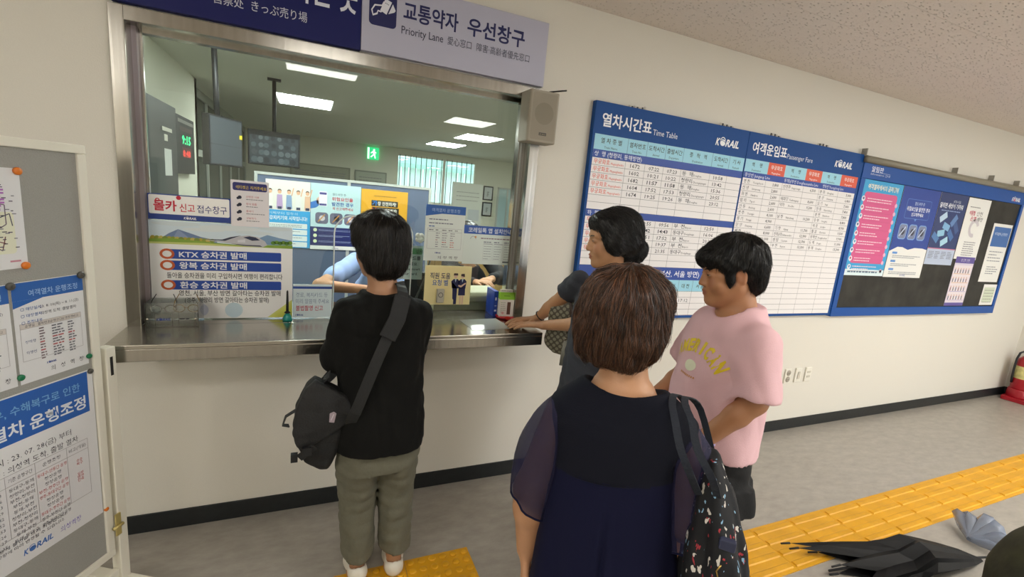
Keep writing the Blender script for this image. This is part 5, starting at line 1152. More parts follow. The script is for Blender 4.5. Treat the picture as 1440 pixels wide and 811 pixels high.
def hand(s, wrist, d, n, sc=1.0, curl=(.25, .3, .3), side=1, spread=.10, thumb=.8, k=.004):
    """wrist position, pointing direction d, back-of-hand normal n; side=+1 thumb on d x n side"""
    d = Vector(d).normalized(); n = Vector(n); n = (n-d*n.dot(d)).normalized(); t = d.cross(n).normalized()*side; w_ = Vector(wrist)
    for i, u_ in enumerate((.028, .0095, -.0095, -.027)):
        base = w_+d*(.085-.004*abs(i-1))*sc+t*u_*sc; s.cone(w_+t*u_*.6*sc+d*.01*sc, base, .0135*sc, .0105*sc, .014, flat=(n, .8))
        L_ = [(.043, .026, .021), (.048, .029, .022), (.044, .028, .021), (.035, .021, .019)][i]
        a = -(1.2-i)*spread; dd = (d*math.cos(a)-t*math.sin(a)*1.0).normalized() if True else d; p = base; ang = 0
        for j in range(3):
            ang += curl[j]*(1+.08*i); v = (dd*math.cos(ang)-n*math.sin(ang)).normalized(); q = p+v*L_[j]*sc
            s.cone(p, q, (.0090-.0008*j)*sc, (.0084-.0010*j)*sc, k); p = q
    p = w_+t*.020*sc+d*.020*sc; a = (t*.75+d*.75-n*.15).normalized(); q = p+a*.042*sc; s.cone(p, q, .014*sc, .0105*sc, .01)
    a2 = (d*1.0+t*(1-thumb)-n*.25).normalized(); q2 = q+a2*.032*sc; s.cone(q, q2, .0100*sc, .0090*sc, k); s.cone(q2, q2+(a2-n*.2).normalized()*.024*sc, .0088*sc, .0075*sc, k)
def hair_strands(s, parent, n, L, flow, mat, cols, thick=.0007, seed=0, off=.0012, jit=.0025, steps=9, zmin=-9, keep=None, P=None, stray=.0):
    rn = np.random.RandomState(seed)
    if P is None: P, _ = s.nets()
    p = P[rn.choice(len(P), n)]+rn.normal(size=(n, 3))*.003; h = off+np.abs(rn.normal(size=n))*jit; pts = []; st = L/steps*(.7+.6*rn.rand(n))
    sd = rn.normal(size=(n, 3))
    for i in range(steps+1):
        d, g = s.grad(p); lift = h*(.25+1.0*i/steps)+stray*(i/steps)**2*rn.rand(n)
        p = p-g*(d-lift)[:, None]*.9; pts.append(p.copy())
        v = flow(p)+sd*.10; v = v-g*(v*g).sum(1, keepdims=True); v /= np.linalg.norm(v, axis=1, keepdims=True)+1e-9
        p = p+v*st[:, None]
    pts = np.stack(pts, 1)
    if keep is not None: ok = keep(pts[:, -1]) & keep(pts[:, steps//2]); pts = pts[ok]; sd = sd[ok]
    n = len(pts); T = np.gradient(pts, axis=1); T /= np.linalg.norm(T, axis=2, keepdims=True)+1e-9
    a = np.cross(T, sd[:, None, :]); a /= np.linalg.norm(a, axis=2, keepdims=True)+1e-9; b = np.cross(T, a)
    tt = np.linspace(0, 1, steps+1); r_ = thick*(1-.85*tt**2)[None, :, None]
    V = np.stack([pts+(a*math.cos(2.094*q)+b*math.sin(2.094*q))*r_ for q in range(3)], 2).reshape(-1, 3)
    base = np.arange(n)[:, None, None]*(steps+1)*3+np.arange(steps)[None, :, None]*3; q = np.arange(3)[None, None, :]; q1 = (q+1) % 3
    Q = np.stack([base+q, base+q1, base+3+q1, base+3+q], 3).reshape(-1, 4)
    cols = np.array([lin(c) for c in cols]); ci = cols[rn.randint(len(cols), size=n)]*(.75+.5*rn.rand(n))[:, None]
    return np_mesh('hair_strands', V, Q, mat, parent, np.repeat(ci, (steps+1)*3, 0), kind='stuff')
HAIRM = M('#100d0c', .34, name='hair', attr=True, spec=.6)
def unit(v): return v/(np.linalg.norm(v, axis=1, keepdims=True)+1e-9)
def legs_feet(s, L_, feet=True):
    for hip, knee, ank, toe in L_:
        s.chain([hip, knee], [.075, .055], .03); s.cone(knee, tuple(Vector(knee).lerp(Vector(ank), .3)), .055, .054, .02); s.cone(tuple(Vector(knee).lerp(Vector(ank), .3)), ank, .054, .034, .02)
        if feet: s.chain([(ank[0], ank[1]-.02, .035), (ank[0], ank[1], .03), toe], [.030, .034, .024], .03, flat=((0, 0, 1), .9))
def shoe(parent, heel, toe, mat, sole, top=.075):
    s = SDF((min(heel[0], toe[0])-.07, min(heel[1], toe[1])-.06, -.01), (max(heel[0], toe[0])+.07, max(heel[1], toe[1])+.06, .13), .005)
    h, t = Vector(heel), Vector(toe); mid = h.lerp(t, .5)
    s.cone((h.x, h.y, .04), (mid.x, mid.y, .038), .038, .042, .02); s.cone((mid.x, mid.y, .036), (t.x, t.y, .030), .044, .034, .02, flat=((0, 0, 1), .8))
    s.cone((h.x, h.y, .05), (h.x+(mid.x-h.x)*.3, h.y+(mid.y-h.y)*.3, .06), .036, .034, .015)
    s.cone((h.x+(mid.x-h.x)*.15, h.y+(mid.y-h.y)*.15, .07), (h.x+(mid.x-h.x)*.5, h.y+(mid.y-h.y)*.5, .12), .030, .034, .008, 's')
    g = s.sl((-9, -9, -9), (9, 9, .0)); 
    if g: s.D[g[0]] = .03
    P, Q = s.nets(); P[:, 2] = np.maximum(P[:, 2], .001); o = np_mesh('shoe', P, Q, mat, parent)
    return o

# ================================================================ the customer in black at the counter
def man():
    t = empty('person', (.27, -.55, 0), 0, label='person in black tee and sage trousers standing at the counter, seen from behind', cat='person')
    m = HM((-.028, -.005, 1.435), 22, 6); SK = '#a97c5c'
    s = SDF((-.30, -.22, 0), (.30, .50, 1.58), .0075, [(2, .96, 1.07, .004), (2, 1.28, 1.56, .0045), (1, .24, .42, .004)])
    s.loft([(.66, 0, -.03, .13, .09), (.80, 0, -.03, .14, .10), (1.0, 0, -.02, .12, .085), (1.15, 0, -.02, .13, .085), (1.22, 0, -.03, .10, .07), (1.27, -.005, -.025, .055, .05)], .02)
    s.cone((-.005, -.035, 1.24), (-.022, -.02, 1.37), .058, .050, .03); head(s, m)
    A = [((-.128, -.02, 1.185), (-.170, .035, .995), (-.09, .285, 1.028)), ((.130, -.02, 1.175), (.140, .08, 1.005), (.10, .30, 1.028))]
    for sh, el, wr in A: s.cone(sh, el, .048, .038, .03); s.cone(el, wr, .038, .025, .02, flat=((0, 0, 1), .9))
    hand(s, (-.09, .285, 1.026), (.35, 1, -.10), (0, .05, 1), curl=(.12, .2, .2), side=1); hand(s, (.10, .30, 1.026), (-.45, 1, -.10), (0, .05, 1), curl=(.12, .2, .2), side=-1)
    legs_feet(s, [((-.075, -.02, .72), (-.075, .01, .42), (-.068, .0, .09), (-.075, .155, .025)), ((.078, -.02, .72), (.078, .015, .42), (.085, -.01, .09), (.10, .145, .025))])
    sdf_obj('body', s, SKIN, t, skin_col(SK, m)); face_bits(m, 1, t)
    # tee
    TE = M('#0b0b09', .9, name='black_cotton', bump=.2, scale=60, spec=.25)
    s = SDF((-.30, -.22, .60), (.30, .20, 1.34), .0065)
    def fold(th, z): return .020*np.sin(5*th+9*z)*np.clip((1.0-z)*2.5, 0, 1)+.010*np.sin(11*th-6*z)*np.clip((.95-z)*3, 0, 1)
    s.loft([(.650, .0, -.028, .176, .134), (.75, .003, -.03, .168, .128), (.88, .0, -.028, .158, .115), (1.0, -.003, -.025, .158, .112), (1.10, -.003, -.028, .158, .112), (1.16, -.003, -.032, .154, .105), (1.205, -.003, -.035, .136, .092), (1.240, -.004, -.037, .104, .078), (1.270, -.006, -.036, .078, .064)], .02, fold=fold, power=2.3)
    for (sh, el, wr), sd in zip(A, (-1, 1)):
        e2 = Vector(el)+(Vector(wr)-Vector(el)).normalized()*.035
        s.cone((sh[0], sh[1]-.005, sh[2]), el, .057, .052, .045); s.cone(el, e2, .052, .050, .02, clip=(e2, Vector(wr)-Vector(el)))
    s.bump(.0030, 38, 3, ridge=True, n=5, stretch=(1, 1, .8))
    s.ell((-.010, .01, 1.318), (.072, .085, .060), .004, 's')
    sdf_obj('tee_shirt', s, TE, t)
    # trousers
    PT = M('#656353', .8, name='sage_cotton', bump=.15, scale=90, vary=.06)
    s = SDF((-.25, -.22, .08), (.26, .2, .86), .0065)
    def fl(th, z): return .025*np.sin(4*th+14*z)+.018*np.sin(7*th-20*z+1)
    s.loft([(.56, 0, -.025, .156, .110), (.66, .0, -.03, .152, .108), (.78, 0, -.03, .135, .095)], .03)
    s.loft([(.12, -.066, -.002, .060, .066), (.25, -.072, .006, .068, .072), (.42, -.076, .004, .073, .080), (.56, -.076, -.018, .084, .102), (.64, -.074, -.025, .085, .105)], .012, fold=fl)
    s.loft([(.135, .086, -.008, .062, .068), (.25, .084, .004, .068, .074), (.42, .080, .006, .074, .082), (.56, .078, -.018, .084, .102), (.64, .076, -.025, .085, .105)], .012, fold=lambda a, z: fl(a+2, z+.3))
    s.bump(.0036, 30, 8, ridge=True, n=6, stretch=(.7, .7, 1.3)); sdf_obj('trousers', s, PT, t)
    SW = M('#d9d4c6', .6, name='white_canvas')
    shoe(t, (-.066, -.02), (-.077, .15), SW, None); shoe(t, (.085, -.03), (.10, .14), SW, None)
    # hair: short, rounded, black
    s = SDF((-.16, -.15, 1.28), (.12, .15, 1.60), .0045); T = lambda p: m @ Vector(p); Q3 = m.to_3x3()
    s.ell(T((0, -.018, .045)), (.096, .110, .092), .01, rot=Q3); s.ell(T((0, -.045, -.02)), (.088, .075, .078), .03, rot=Q3); s.ell(T((0, .045, .075)), (.07, .055, .045), .03, rot=Q3)
    s.ell(T((0, -.055, -.065)), (.062, .048, .045), .03, rot=Q3)
    s.ell(T((0, .115, -.03)), (.075, .075, .075), .012, 's', rot=Q3)
    s.bump(.0022, 85, 4, ridge=True, n=6, stretch=(1, 1, .4)); P, Q = s.nets()
    hb = np_mesh('hair', P, Q, HAIRM, t, np.tile(np.array(lin('#0a0908')), (len(P), 1)))
    crown = np.array(T((0, -.05, .13)))
    def flow(p): v = unit(p-crown)+np.array([0, 0, -1.1]); return unit(v)
    hair_strands(s, hb, 5200, .060, flow, HAIRM, ['#0c0a09', '#15100d', '#1b1511', '#241c16'], .0008, 1, P=P, jit=.0032, stray=.004)
    return t
man()

def bag_prism(outline, y0, y1, mat, bevel, c=(0, 0), name='body', parent=None, seg=3):
    return G().prism([(a-c[0], b-c[1]) for a, b in outline], 'y', y0, y1, mat, True).build(name, parent, bevel=bevel, seg=seg)
def crossbody():
    BK = M('#121212', .75, name='black_canvas', bump=.3, scale=120); B2 = M('#191a1b', .7, name='black_webbing', bump=.2, scale=200)
    t = empty('crossbody_bag', (.055, -.60, .58), label='black messenger bag on a wide strap at the hip of the person in black', cat='bag')
    out = [(-.080, .085), (-.055, .030), (-.02, .005), (.015, -.005), (.035, .02), (.075, .11), (.125, .215), (.085, .29), (.02, .355), (-.025, .375), (-.058, .35), (-.085, .275), (-.098, .19)]
    s = SDF((-.16, -.09, -.05), (.18, .10, .44), .0065)
    # soft pouch: several fat lobes following the outline
    s.poly([(-.085, .10), (-.060, .040), (-.01, .005), (.02, .000), (.045, .045), (.095, .16), (.120, .235), (.075, .30), (.01, .345), (-.03, .37), (-.06, .34), (-.092, .26), (-.102, .18)], -.045, .045, .035, .01, bulge=.012)
    s.bump(.0022, 40, 5, ridge=True, n=5); sdf_obj('pouch', s, BK, t)
    s = SDF((-.16, -.09, .05), (.2, .04, .44), .006)
    s.poly([(-.103, .175), (-.088, .120), (-.060, .110), (.02, .155), (.118, .225), (.12, .25), (.075, .31), (.01, .352), (-.03, .377), (-.062, .345), (-.096, .26)], -.066, -.030, .012, .01, bulge=.010)
    s.bump(.0015, 55, 2, ridge=True, n=5); sdf_obj('flap', s, M('#161617', .7, name='black_canvas_flap', bump=.3, scale=160), t)
    g = G().strap([(-.080, -.062, .085), (-.055, -.074, .110), (-.03, -.082, .135)], .028, .004, B2, (.4, 0, -1)).box(-.070, -.038, -.090, -.076, .105, .135, BLACK).box(-.108, -.085, -.065, -.045, .070, .10, BLACK); g.build('buckle', t)
    G().strap([(-.09, -.03, .26), (-.125, -.035, .24), (-.135, -.04, .21), (-.115, -.03, .20)], .016, .004, B2, (0, 1, .2)).build('side_loop', t)
    g = G(); g.strap([(-.005, -.0, .34), (.02, -.03, .39), (.0, -.03, .375)], .03, .003, B2, (0, 1, 0)); g.build('grab_strap', t)
    p = Print(); p.poly([(-.011, -.022), (.006, -.026), (.013, .010), (.004, .018), (-.010, .012)], '#9a8c94', 1); p.line(-.005, -.015, .004, .008, .003, '#c9c0c6', 2); p.build('logo_patch', t, loc=(.030, -.0785, .245))
    a = [(.085, -.055, .19), (.105, -.105, .26), (.150, -.122, .40), (.195, -.118, .52), (.240, -.105, .62), (.262, -.075, .69), (.262, -.02, .725), (.250, .04, .715), (.20, .10, .62), (.10, .13, .42), (-.0, .10, .30), (-.04, .03, .32)]
    sd = [(1, -.1, -.4)]*4+[(1, -.1, -.35)]*3+[(1, 0, .3)]*5
    a = smooth(a, 3); sd = [(1, -.1, -.4)]*19+[(1, 0, .3)]*(len(a)-19)
    G().strap(a, .040, .004, B2, sd).build('shoulder_strap', t)
    G().strap([(.205, -.125, .55), (.240, -.112, .62), (.262, -.082, .695)], .060, .010, M('#1d1e1f', .8, name='strap_pad', bump=.2, scale=150), [(1, -.1, -.35)]*3).build('strap_pad', t, bevel=.003)
crossbody()

# ================================================================ the woman in navy, nearest the camera
def woman():
    t = empty('person', (.72, -1.48, 0), R(-42), label='person with brown bob and navy sheer sleeved blouse nearest the camera, seen from behind', cat='person')
    m = HM((-.018, .030, 1.395), -20, 4); SK = '#bd8c68'
    s = SDF((-.32, -.2, 0), (.30, .26, 1.54), .007, [(2, .52, .66, .004), (0, -.28, -.14, .0045)])
    s.loft([(.66, 0, -.0, .14, .10), (.80, 0, -.0, .15, .11), (.95, 0, .0, .12, .095), (1.08, 0, .0, .135, .09), (1.155, 0, -.01, .140, .075), (1.205, 0, -.01, .10, .06), (1.235, .0, -.005, .066, .052)], .02)
    s.cone((.0, -.005, 1.20), (-.012, .015, 1.34), .062, .052, .04); head(s, m, plump=.003)
    for sh, el, wr in [((-.138, -.015, 1.140), (-.195, -.02, .90), (-.200, .01, .69)), ((.145, -.01, 1.14), (.205, .0, .92), (.20, .14, .80))]:
        s.cone(sh, el, .047, .051, .03); s.cone(el, tuple(Vector(el).lerp(Vector(wr), .3)), .050, .047, .02); s.cone(tuple(Vector(el).lerp(Vector(wr), .3)), wr, .047, .030, .02)
    hand(s, (-.200, .01, .69), (-.05, .18, -1), (-1, -.2, 0), curl=(.35, .5, .4), side=-1); hand(s, (.20, .14, .80), (-.5, .8, .2), (.2, .2, 1), curl=(.5, .8, .6), side=-1)
    legs_feet(s, [((-.078, .0, .70), (-.075, .01, .40), (-.075, .0, .08), (-.085, .15, .025)), ((.078, .0, .70), (.075, .01, .40), (.075, .0, .08), (.085, .15, .025))])
    sdf_obj('body', s, SKIN, t, skin_col(SK, m)); face_bits(m, 1, t)
    # blouse: opaque yoke and body with pleat; sheer sleeves
    NV = M('#0d0f2c', .85, name='navy_crepe', bump=.1, scale=220, spec=.2); NY = M('#0f111d', .85, name='navy_yoke', bump=.2, scale=400, spec=.2)
    s = SDF((-.30, -.24, .58), (.30, .26, 1.30), .0065, [(2, 1.16, 1.28, .003)])
    def fold(th, z):
        a = np.clip((1.02-z)*2.2, 0, 1); c_ = th+math.pi/2
        return a*(.028*np.sin(7*th+2*z)+.018*np.sin(13*th+1+3*z))-.085*np.exp(-((c_-.02)/.05)**2)*np.clip((1.01-z)*6, 0, 1)+.03*np.exp(-((np.abs(c_-.02)-.10)/.05)**2)*np.clip((1.01-z)*6, 0, 1)
    s.loft([(.60, .02, .0, .205, .150), (.72, .015, .0, .190, .142), (.86, .008, .0, .172, .13), (1.0, .003, -.002, .158, .118), (1.08, .0, -.004, .160, .115), (1.14, .004, -.008, .182, .105), (1.175, .006, -.010, .182, .088), (1.205, .006, -.012, .150, .074), (1.228, .004, -.012, .120, .064), (1.250, .0, -.010, .090, .056)], .02, fold=fold, power=2.3)
    s.bump(.0012, 22, 12, n=5, stretch=(1, 1, .35))
    s.ell((-.0, .008, 1.268), (.106, .092, .066), .010, 's')
    P, Q = s.nets(); o = np_mesh('blouse', P, Q, NV, t)
    o.data.materials.append(NY); cz = P[Q].mean(1)[:, 2]; o.data.polygons.foreach_set('material_index', (cz > 1.030+.12*P[Q].mean(1)[:, 0]).astype(np.int32)); o.data.update()
    g = G(); sh_ = M('#17153a', .8, name='sheer_navy', alpha=.78)
    pts = [(.160*math.cos(a)*1.0, -.004+.119*math.sin(a), 1.030+.12*.160*math.cos(a)) for a in np.linspace(-math.pi*.98, -.02, 26)]; g.tube(pts, .0016, NY, n=5); g.build('yoke_seam', t)
    for sd, cs, rs in ((-1, [(-.120, -.012, 1.200), (-.158, -.014, 1.115), (-.186, -.020, .985), (-.190, -.018, .870)], [(.026, .036), (.058, .066), (.068, .076), (.064, .070)]), (1, [(.125, -.010, 1.202), (.165, -.01, 1.115), (.198, -.005, .985), (.205, .0, .875)], [(.026, .036), (.058, .064), (.066, .070), (.060, .064)])):
        V = []; n = 32; m_ = 18; cs_ = [Vector(c) for c in cs]; sp = lambda f, a: (lambda j, u: .5*((2*a[j])+(-a[max(j-1, 0)]+a[j+1])*u+(2*a[max(j-1, 0)]-5*a[j]+4*a[j+1]-a[min(j+2, 3)])*u*u+(-a[max(j-1, 0)]+3*a[j]-3*a[j+1]+a[min(j+2, 3)])*u**3))(min(2, int(f)), f-min(2, int(f)))
        for i in range(m_+1):
            f = i/m_*3; c = Vector([sp(f, [q_[k_] for q_ in cs_]) for k_ in range(3)]); ra = sp(f, [q_[0] for q_ in rs]); rb = sp(f, [q_[1] for q_ in rs])
            for q in range(n):
                a = 2*math.pi*q/n; w_ = 1+.05*math.sin(5*a+i*.5)*(i/m_)+.03*math.sin(9*a-i*.8); V.append((c.x+ra*w_*math.cos(a), c.y+rb*w_*math.sin(a), c.z+.032*math.cos(a)*sd*(i/m_)**3))
        g = G().add(V, [(i*n+q, i*n+(q+1) % n, (i+1)*n+(q+1) % n, (i+1)*n+q) for i in range(m_) for q in range(n)], sh_, True); g.build('sheer_sleeve', t)
        G().tube([V[m_*n+q] for q in range(n)]+[V[m_*n]], .0028, NV, n=5).build('sleeve_hem', t)
    s = SDF((-.24, -.20, .02), (.26, .22, .70), .009)
    s.loft([(.06, 0, .0, .19, .13), (.40, 0, 0, .17, .125), (.66, 0, 0, .16, .12)], .02, fold=lambda a, z: .03*np.sin(9*a+z*3)); sdf_obj('skirt', s, M('#15161f', .85, name='dark_skirt'), t)
    SB = M('#1a1715', .5, name='dark_shoe'); shoe(t, (-.075, -.02), (-.085, .15), SB, None); shoe(t, (.075, -.02), (.085, .15), SB, None)
    # brown bob
    s = SDF((-.20, -.16, 1.20), (.17, .20, 1.57), .0045); T = lambda p: m @ Vector(p); Q3 = m.to_3x3()
    s.ell(T((0, -.020, .038)), (.102, .116, .096), .01, rot=Q3); s.ell(T((0, -.035, -.030)), (.104, .094, .072), .04, rot=Q3); s.ell(T((.0, -.052, -.070)), (.074, .058, .036), .03, rot=Q3)
    s.ell(T((0, .05, .06)), (.08, .06, .055), .03, rot=Q3)
    s.ell(T((0, .135, -.04)), (.080, .090, .090), .012, 's', rot=Q3); s.ell(T((0, .02, -.16)), (.07, .10, .075), .01, 's', rot=Q3)
    s.bump(.0035, 62, 6, ridge=True, n=6, stretch=(1, 1, .45)); P, Q = s.nets()
    hb = np_mesh('hair', P, Q, HAIRM, t, np.tile(np.array(lin('#2a1a11')), (len(P), 1)), label='brown bobbed hair')
    crown = np.array(T((.01, -.045, .135)))
    def flow(p):
        v = unit(p-crown); k = np.clip((1.30-p[:, 2])*14, 0, 1.6)[:, None]; c = np.array(T((0, -.03, 0)))
        inward = -(p-c)*np.array([1, 1, 0]); sw = np.stack([np.sin(p[:, 2]*60+p[:, 0]*30), np.cos(p[:, 2]*50), 0*p[:, 0]], 1)*.12
        return unit(v*1.1+np.array([0, 0, -1.2])+unit(inward)*k+sw)
    hair_strands(s, hb, 12000, .085, flow, HAIRM, ['#301d12', '#42291b', '#573826', '#6f4b35', '#26170f'], .0010, 2, P=P, jit=.0026, stray=.003, steps=10)
    return t
woman()

def tote():
    FB_ = bpy.data.materials.new('floral_cotton'); FB_.use_nodes = True; nt = FB_.node_tree; b = nt.nodes['Principled BSDF']; b.inputs['Roughness'].default_value = .8
    tc = nt.nodes.new('ShaderNodeTexCoord'); prev = None
    for i, (sc_, col, th) in enumerate(((46, '#cfcac2', .24), (60, '#a3303a', .20), (55, '#86aecb', .19))):
        v = nt.nodes.new('ShaderNodeTexVoronoi'); v.inputs['Scale'].default_value = sc_
        mp = nt.nodes.new('ShaderNodeMapping'); mp.inputs['Location'].default_value = (i*.37, i*.21, i*.5); mp.inputs['Scale'].default_value = (1, 1, .55)
        n = nt.nodes.new('ShaderNodeTexNoise'); n.inputs['Scale'].default_value = 60; ad = nt.nodes.new('ShaderNodeVectorMath'); ad.operation = 'MULTIPLY_ADD'; ad.inputs[1].default_value = (.03, .03, .03)
        nt.links.new(tc.outputs['Object'], mp.inputs['Vector']); nt.links.new(mp.outputs['Vector'], n.inputs['Vector']); nt.links.new(n.outputs['Color'], ad.inputs[0]); nt.links.new(mp.outputs['Vector'], ad.inputs[2]); nt.links.new(ad.outputs[0], v.inputs['Vector'])
        lt_ = nt.nodes.new('ShaderNodeMath'); lt_.operation = 'LESS_THAN'; lt_.inputs[1].default_value = th; nt.links.new(v.outputs['Distance'], lt_.inputs[0])
        big = nt.nodes.new('ShaderNodeTexNoise'); big.inputs['Scale'].default_value = 22; nt.links.new(mp.outputs['Vector'], big.inputs['Vector']); gt = nt.nodes.new('ShaderNodeMath'); gt.operation = 'GREATER_THAN'; gt.inputs[1].default_value = .47; nt.links.new(big.outputs['Fac'], gt.inputs[0])
        mu = nt.nodes.new('ShaderNodeMath'); mu.operation = 'MULTIPLY'; nt.links.new(lt_.outputs[0], mu.inputs[0]); nt.links.new(gt.outputs[0], mu.inputs[1])
        mx = nt.nodes.new('ShaderNodeMix'); mx.data_type = 'RGBA'; nt.links.new(mu.outputs[0], mx.inputs['Factor']); mx.inputs['B'].default_value = (*lin(col), 1)
        if prev: nt.links.new(prev.outputs['Result'], mx.inputs['A'])
        else: mx.inputs['A'].default_value = (*lin('#0b0c12'), 1)
        prev = mx
    nt.links.new(prev.outputs['Result'], b.inputs['Base Color'])
    # same frame as the woman who carries it
    t = empty('floral_tote_bag', (.72, -1.48, .085), R(-46), label='dark floral tote bag hanging from the shoulder of the person in navy', cat='bag')
    s = SDF((.14, -.16, .50), (.42, .16, 1.12), .007)
    s.loft([(.52, .285, -.02, .070, .10), (.58, .285, -.02, .080, .105), (.78, .268, -.02, .072, .10), (.93, .245, -.02, .045, .07), (1.00, .230, -.02, .026, .045), (1.035, .222, -.02, .014, .025)], .02, fold=lambda a, z: .06*np.sin(6*a+4*z)+.04*np.sin(11*a-7*z))
    s.bump(.004, 34, 9, ridge=True, n=5, stretch=(1, 1, .5)); sdf_obj('pouch', s, FB_, t)
    ST = M('#141b28', .75, name='navy_webbing', bump=.2, scale=200)
    for dx, dy, xe in ((0, -.016, .205), (.034, .0, .245)):
        G().strap(smooth([(xe, -.070, .96), (.178+dx*1.3, -.118+dy*.3, 1.03), (.150+dx, -.112+dy, 1.085), (.130+dx, -.085+dy, 1.132), (.118+dx*.8, -.04+dy, 1.150), (.12+dx*.8, .02, 1.147), (.15+dx, .08, 1.10), (.20+dx, .075, .98)]), .016, .003, ST, (1, .15, 0)).build('handle', t)
    GD = M('#b89a5a', .25, 1, name='gold_ring'); g = G(); g.tube([(.285+.014*math.cos(a), -.125-.0*a, .70+.014*math.sin(a)) for a in np.linspace(0, 6.283, 13)], .002, GD, n=5); g.tube([(.262, -.137, .715), (.258, -.142, .66)], .005, GD, n=6); g.tube([(.268, -.13, .85), (.262, -.125, .83), (.27, -.128, .81)], .0022, GD, n=5); g.build('ring', t)
    G().box(.258, .292, -.115, -.10, .875, .90, M('#2a2f4a', .5)).build('clip', t, bevel=.003)
tote()

# ================================================================ the girl leaning on the counter end
def girl():
    RT = (1.25, -.57); YW = 85
    t = empty('person', (*RT, 0), R(YW), label='person in slate tee with black low bun, hands on the counter end', cat='person')
    Mi = (Matrix.Translation((*RT, 0)) @ Matrix.Rotation(R(YW), 4, 'Z')).inverted(); L_ = lambda *w_: tuple(Mi @ Vector(w_)); D_ = lambda *w_: Mi.to_3x3() @ Vector(w_)
    hc = L_(1.243, -.618, 1.528); m = HM(hc, -19, 9); SC = 1.10; SK = '#b98a66'
    s = SDF((-.30, -.20, 0), (.50, .40, 1.68), .0075, [(2, .97, 1.06, .0035), (2, 1.38, 1.62, .004), (0, .2, .46, .0045), (1, .08, .34, .0045)])
    s.loft([(.66, 0, 0, .13, .09), (.80, 0, 0, .14, .10), (1.0, 0, 0, .115, .08), (1.18, 0, -.005, .125, .08), (1.26, 0, -.01, .10, .065), (1.31, 0, -.01, .055, .05)], .02)
    s.cone((0, -.015, 1.28), tuple(Vector(hc)+Vector((0, -.03, -.075))), .050, .048, .03); head(s, m, SC)
    LA = [L_(1.24, -.725, 1.285), L_(1.255, -.53, 1.105), L_(1.125, -.275, 1.030)]; RA = [L_(1.225, -.415, 1.29), L_(1.205, -.245, 1.14), L_(1.145, -.165, 1.036)]
    for A, b in ((LA, .024), (RA, .023)): s.cone(A[0], A[1], .044, .036, .03); q = tuple(Vector(A[1]).lerp(Vector(A[2]), .35)); s.cone(A[1], q, .036, .035, .02); s.cone(q, A[2], .035, b, .02)
    hand(s, LA[2], D_(-.90, .42, -.05), D_(.05, .0, 1), sc=1.0, curl=(.06, .16, .16), side=1, spread=.12); hand(s, RA[2], D_(-.98, .12, -.07), D_(.05, .1, 1), sc=1.0, curl=(.06, .18, .18), side=-1, spread=.12)
    legs_feet(s, [((-.075, 0, .74), (-.08, .02, .44), (-.08, .0, .08), (-.09, .15, .025)), ((.075, 0, .74), (.08, .03, .44), (.09, .04, .08), (.10, .19, .025))])
    P, Q = s.nets(); P = np.where((P[:, 2:3] < .9925) & (P[:, 2:3] > .93) & (P[:, 1:2] > .13), np.concatenate([P[:, :2], np.full((len(P), 1), .9925)], 1), P)
    np_mesh('body', P, Q, SKIN, t, skin_col(SK, m, SC)(P)); face_bits(m, SC, t, open_=.30)
    w_ = Vector(RA[2]).lerp(Vector(RA[1]), .16); d = (Vector(RA[1])-Vector(RA[2])).normalized(); a = d.orthogonal().normalized(); b = d.cross(a)
    G().tube([w_+a*.029*math.cos(k)+b*.027*math.sin(k) for k in np.linspace(0, 6.283, 17)], .0032, BLACK, n=6).build('hair_tie_bracelet', t)
    TE = M('#31343d', .85, name='slate_cotton', bump=.2, scale=200)
    s = SDF((-.30, -.24, .60), (.34, .24, 1.36), .0065)
    s.loft([(.66, 0, 0, .185, .135), (.78, 0, 0, .172, .125), (.92, 0, 0, .158, .115), (1.08, 0, 0, .152, .110), (1.20, 0, -.004, .155, .100), (1.265, 0, -.012, .135, .080), (1.305, 0, -.014, .09, .065), (1.325, 0, -.014, .07, .055)], .02, fold=lambda a_, z: .03*np.sin(6*a_+5*z)*np.clip(1.1-z, 0, .5)*2, power=2.2)
    for A in (LA, RA):
        e = Vector(A[0]).lerp(Vector(A[1]), .48); s.cone(A[0], tuple(e), .054, .056, .04, clip=(e, Vector(A[1])-Vector(A[0]))); e2 = e+(Vector(A[1])-Vector(A[0]))*.1; s.cone(tuple(e-(e2-e)*1.0), tuple(e2), .054, .056, .004, 's') if False else None
    s.bump(.0028, 36, 4, ridge=True, n=5); s.ell((0, .03, 1.365), (.066, .082, .068), .004, 's'); sdf_obj('tee_shirt', s, TE, t)
    s = SDF((-.26, -.22, .50), (.26, .22, .75), .008); s.loft([(.53, 0, 0, .195, .145), (.70, 0, 0, .175, .125)], .02, fold=lambda a_, z: .04*np.sin(8*a_)); sdf_obj('skirt', s, M('#2c3644', .85, name='slate_blue_cloth'), t)
    SB = M('#c9c4ba', .5, name='pale_shoe'); shoe(t, (-.08, -.02), (-.09, .15), SB, None); shoe(t, (.09, .02), (.10, .19), SB, None)
    # hair
    s = SDF(tuple(Vector(hc)-Vector((.15, .22, .17))), tuple(Vector(hc)+Vector((.15, .15, .17))), .0042); T = lambda p: m @ (Vector(p)*SC); Q3 = m.to_3x3(); E_ = lambda c, r, k=.02, op='u': s.ell(T(c), [x*SC for x in r], k, op, rot=Q3)
    E_((0, -.022, .040), (.087, .104, .086), .01); E_((0, -.058, -.012), (.080, .064, .070)); E_((0, .040, .072), (.062, .052, .038), .02)
    for sd in (-1, 1): E_((sd*.068, -.002, -.010), (.026, .044, .052), .02)
    E_((0, -.092, -.062), (.046, .040, .044), .012); E_((.0, -.105, -.050), (.036, .036, .036), .008); E_((0, -.070, -.085), (.034, .034, .030), .015)
    E_((0, .112, -.035), (.075, .062, .085), .012, 's')
    s.bump(.0015, 95, 4, ridge=True, n=5, stretch=(1, 1, .5)); P, Q = s.nets()
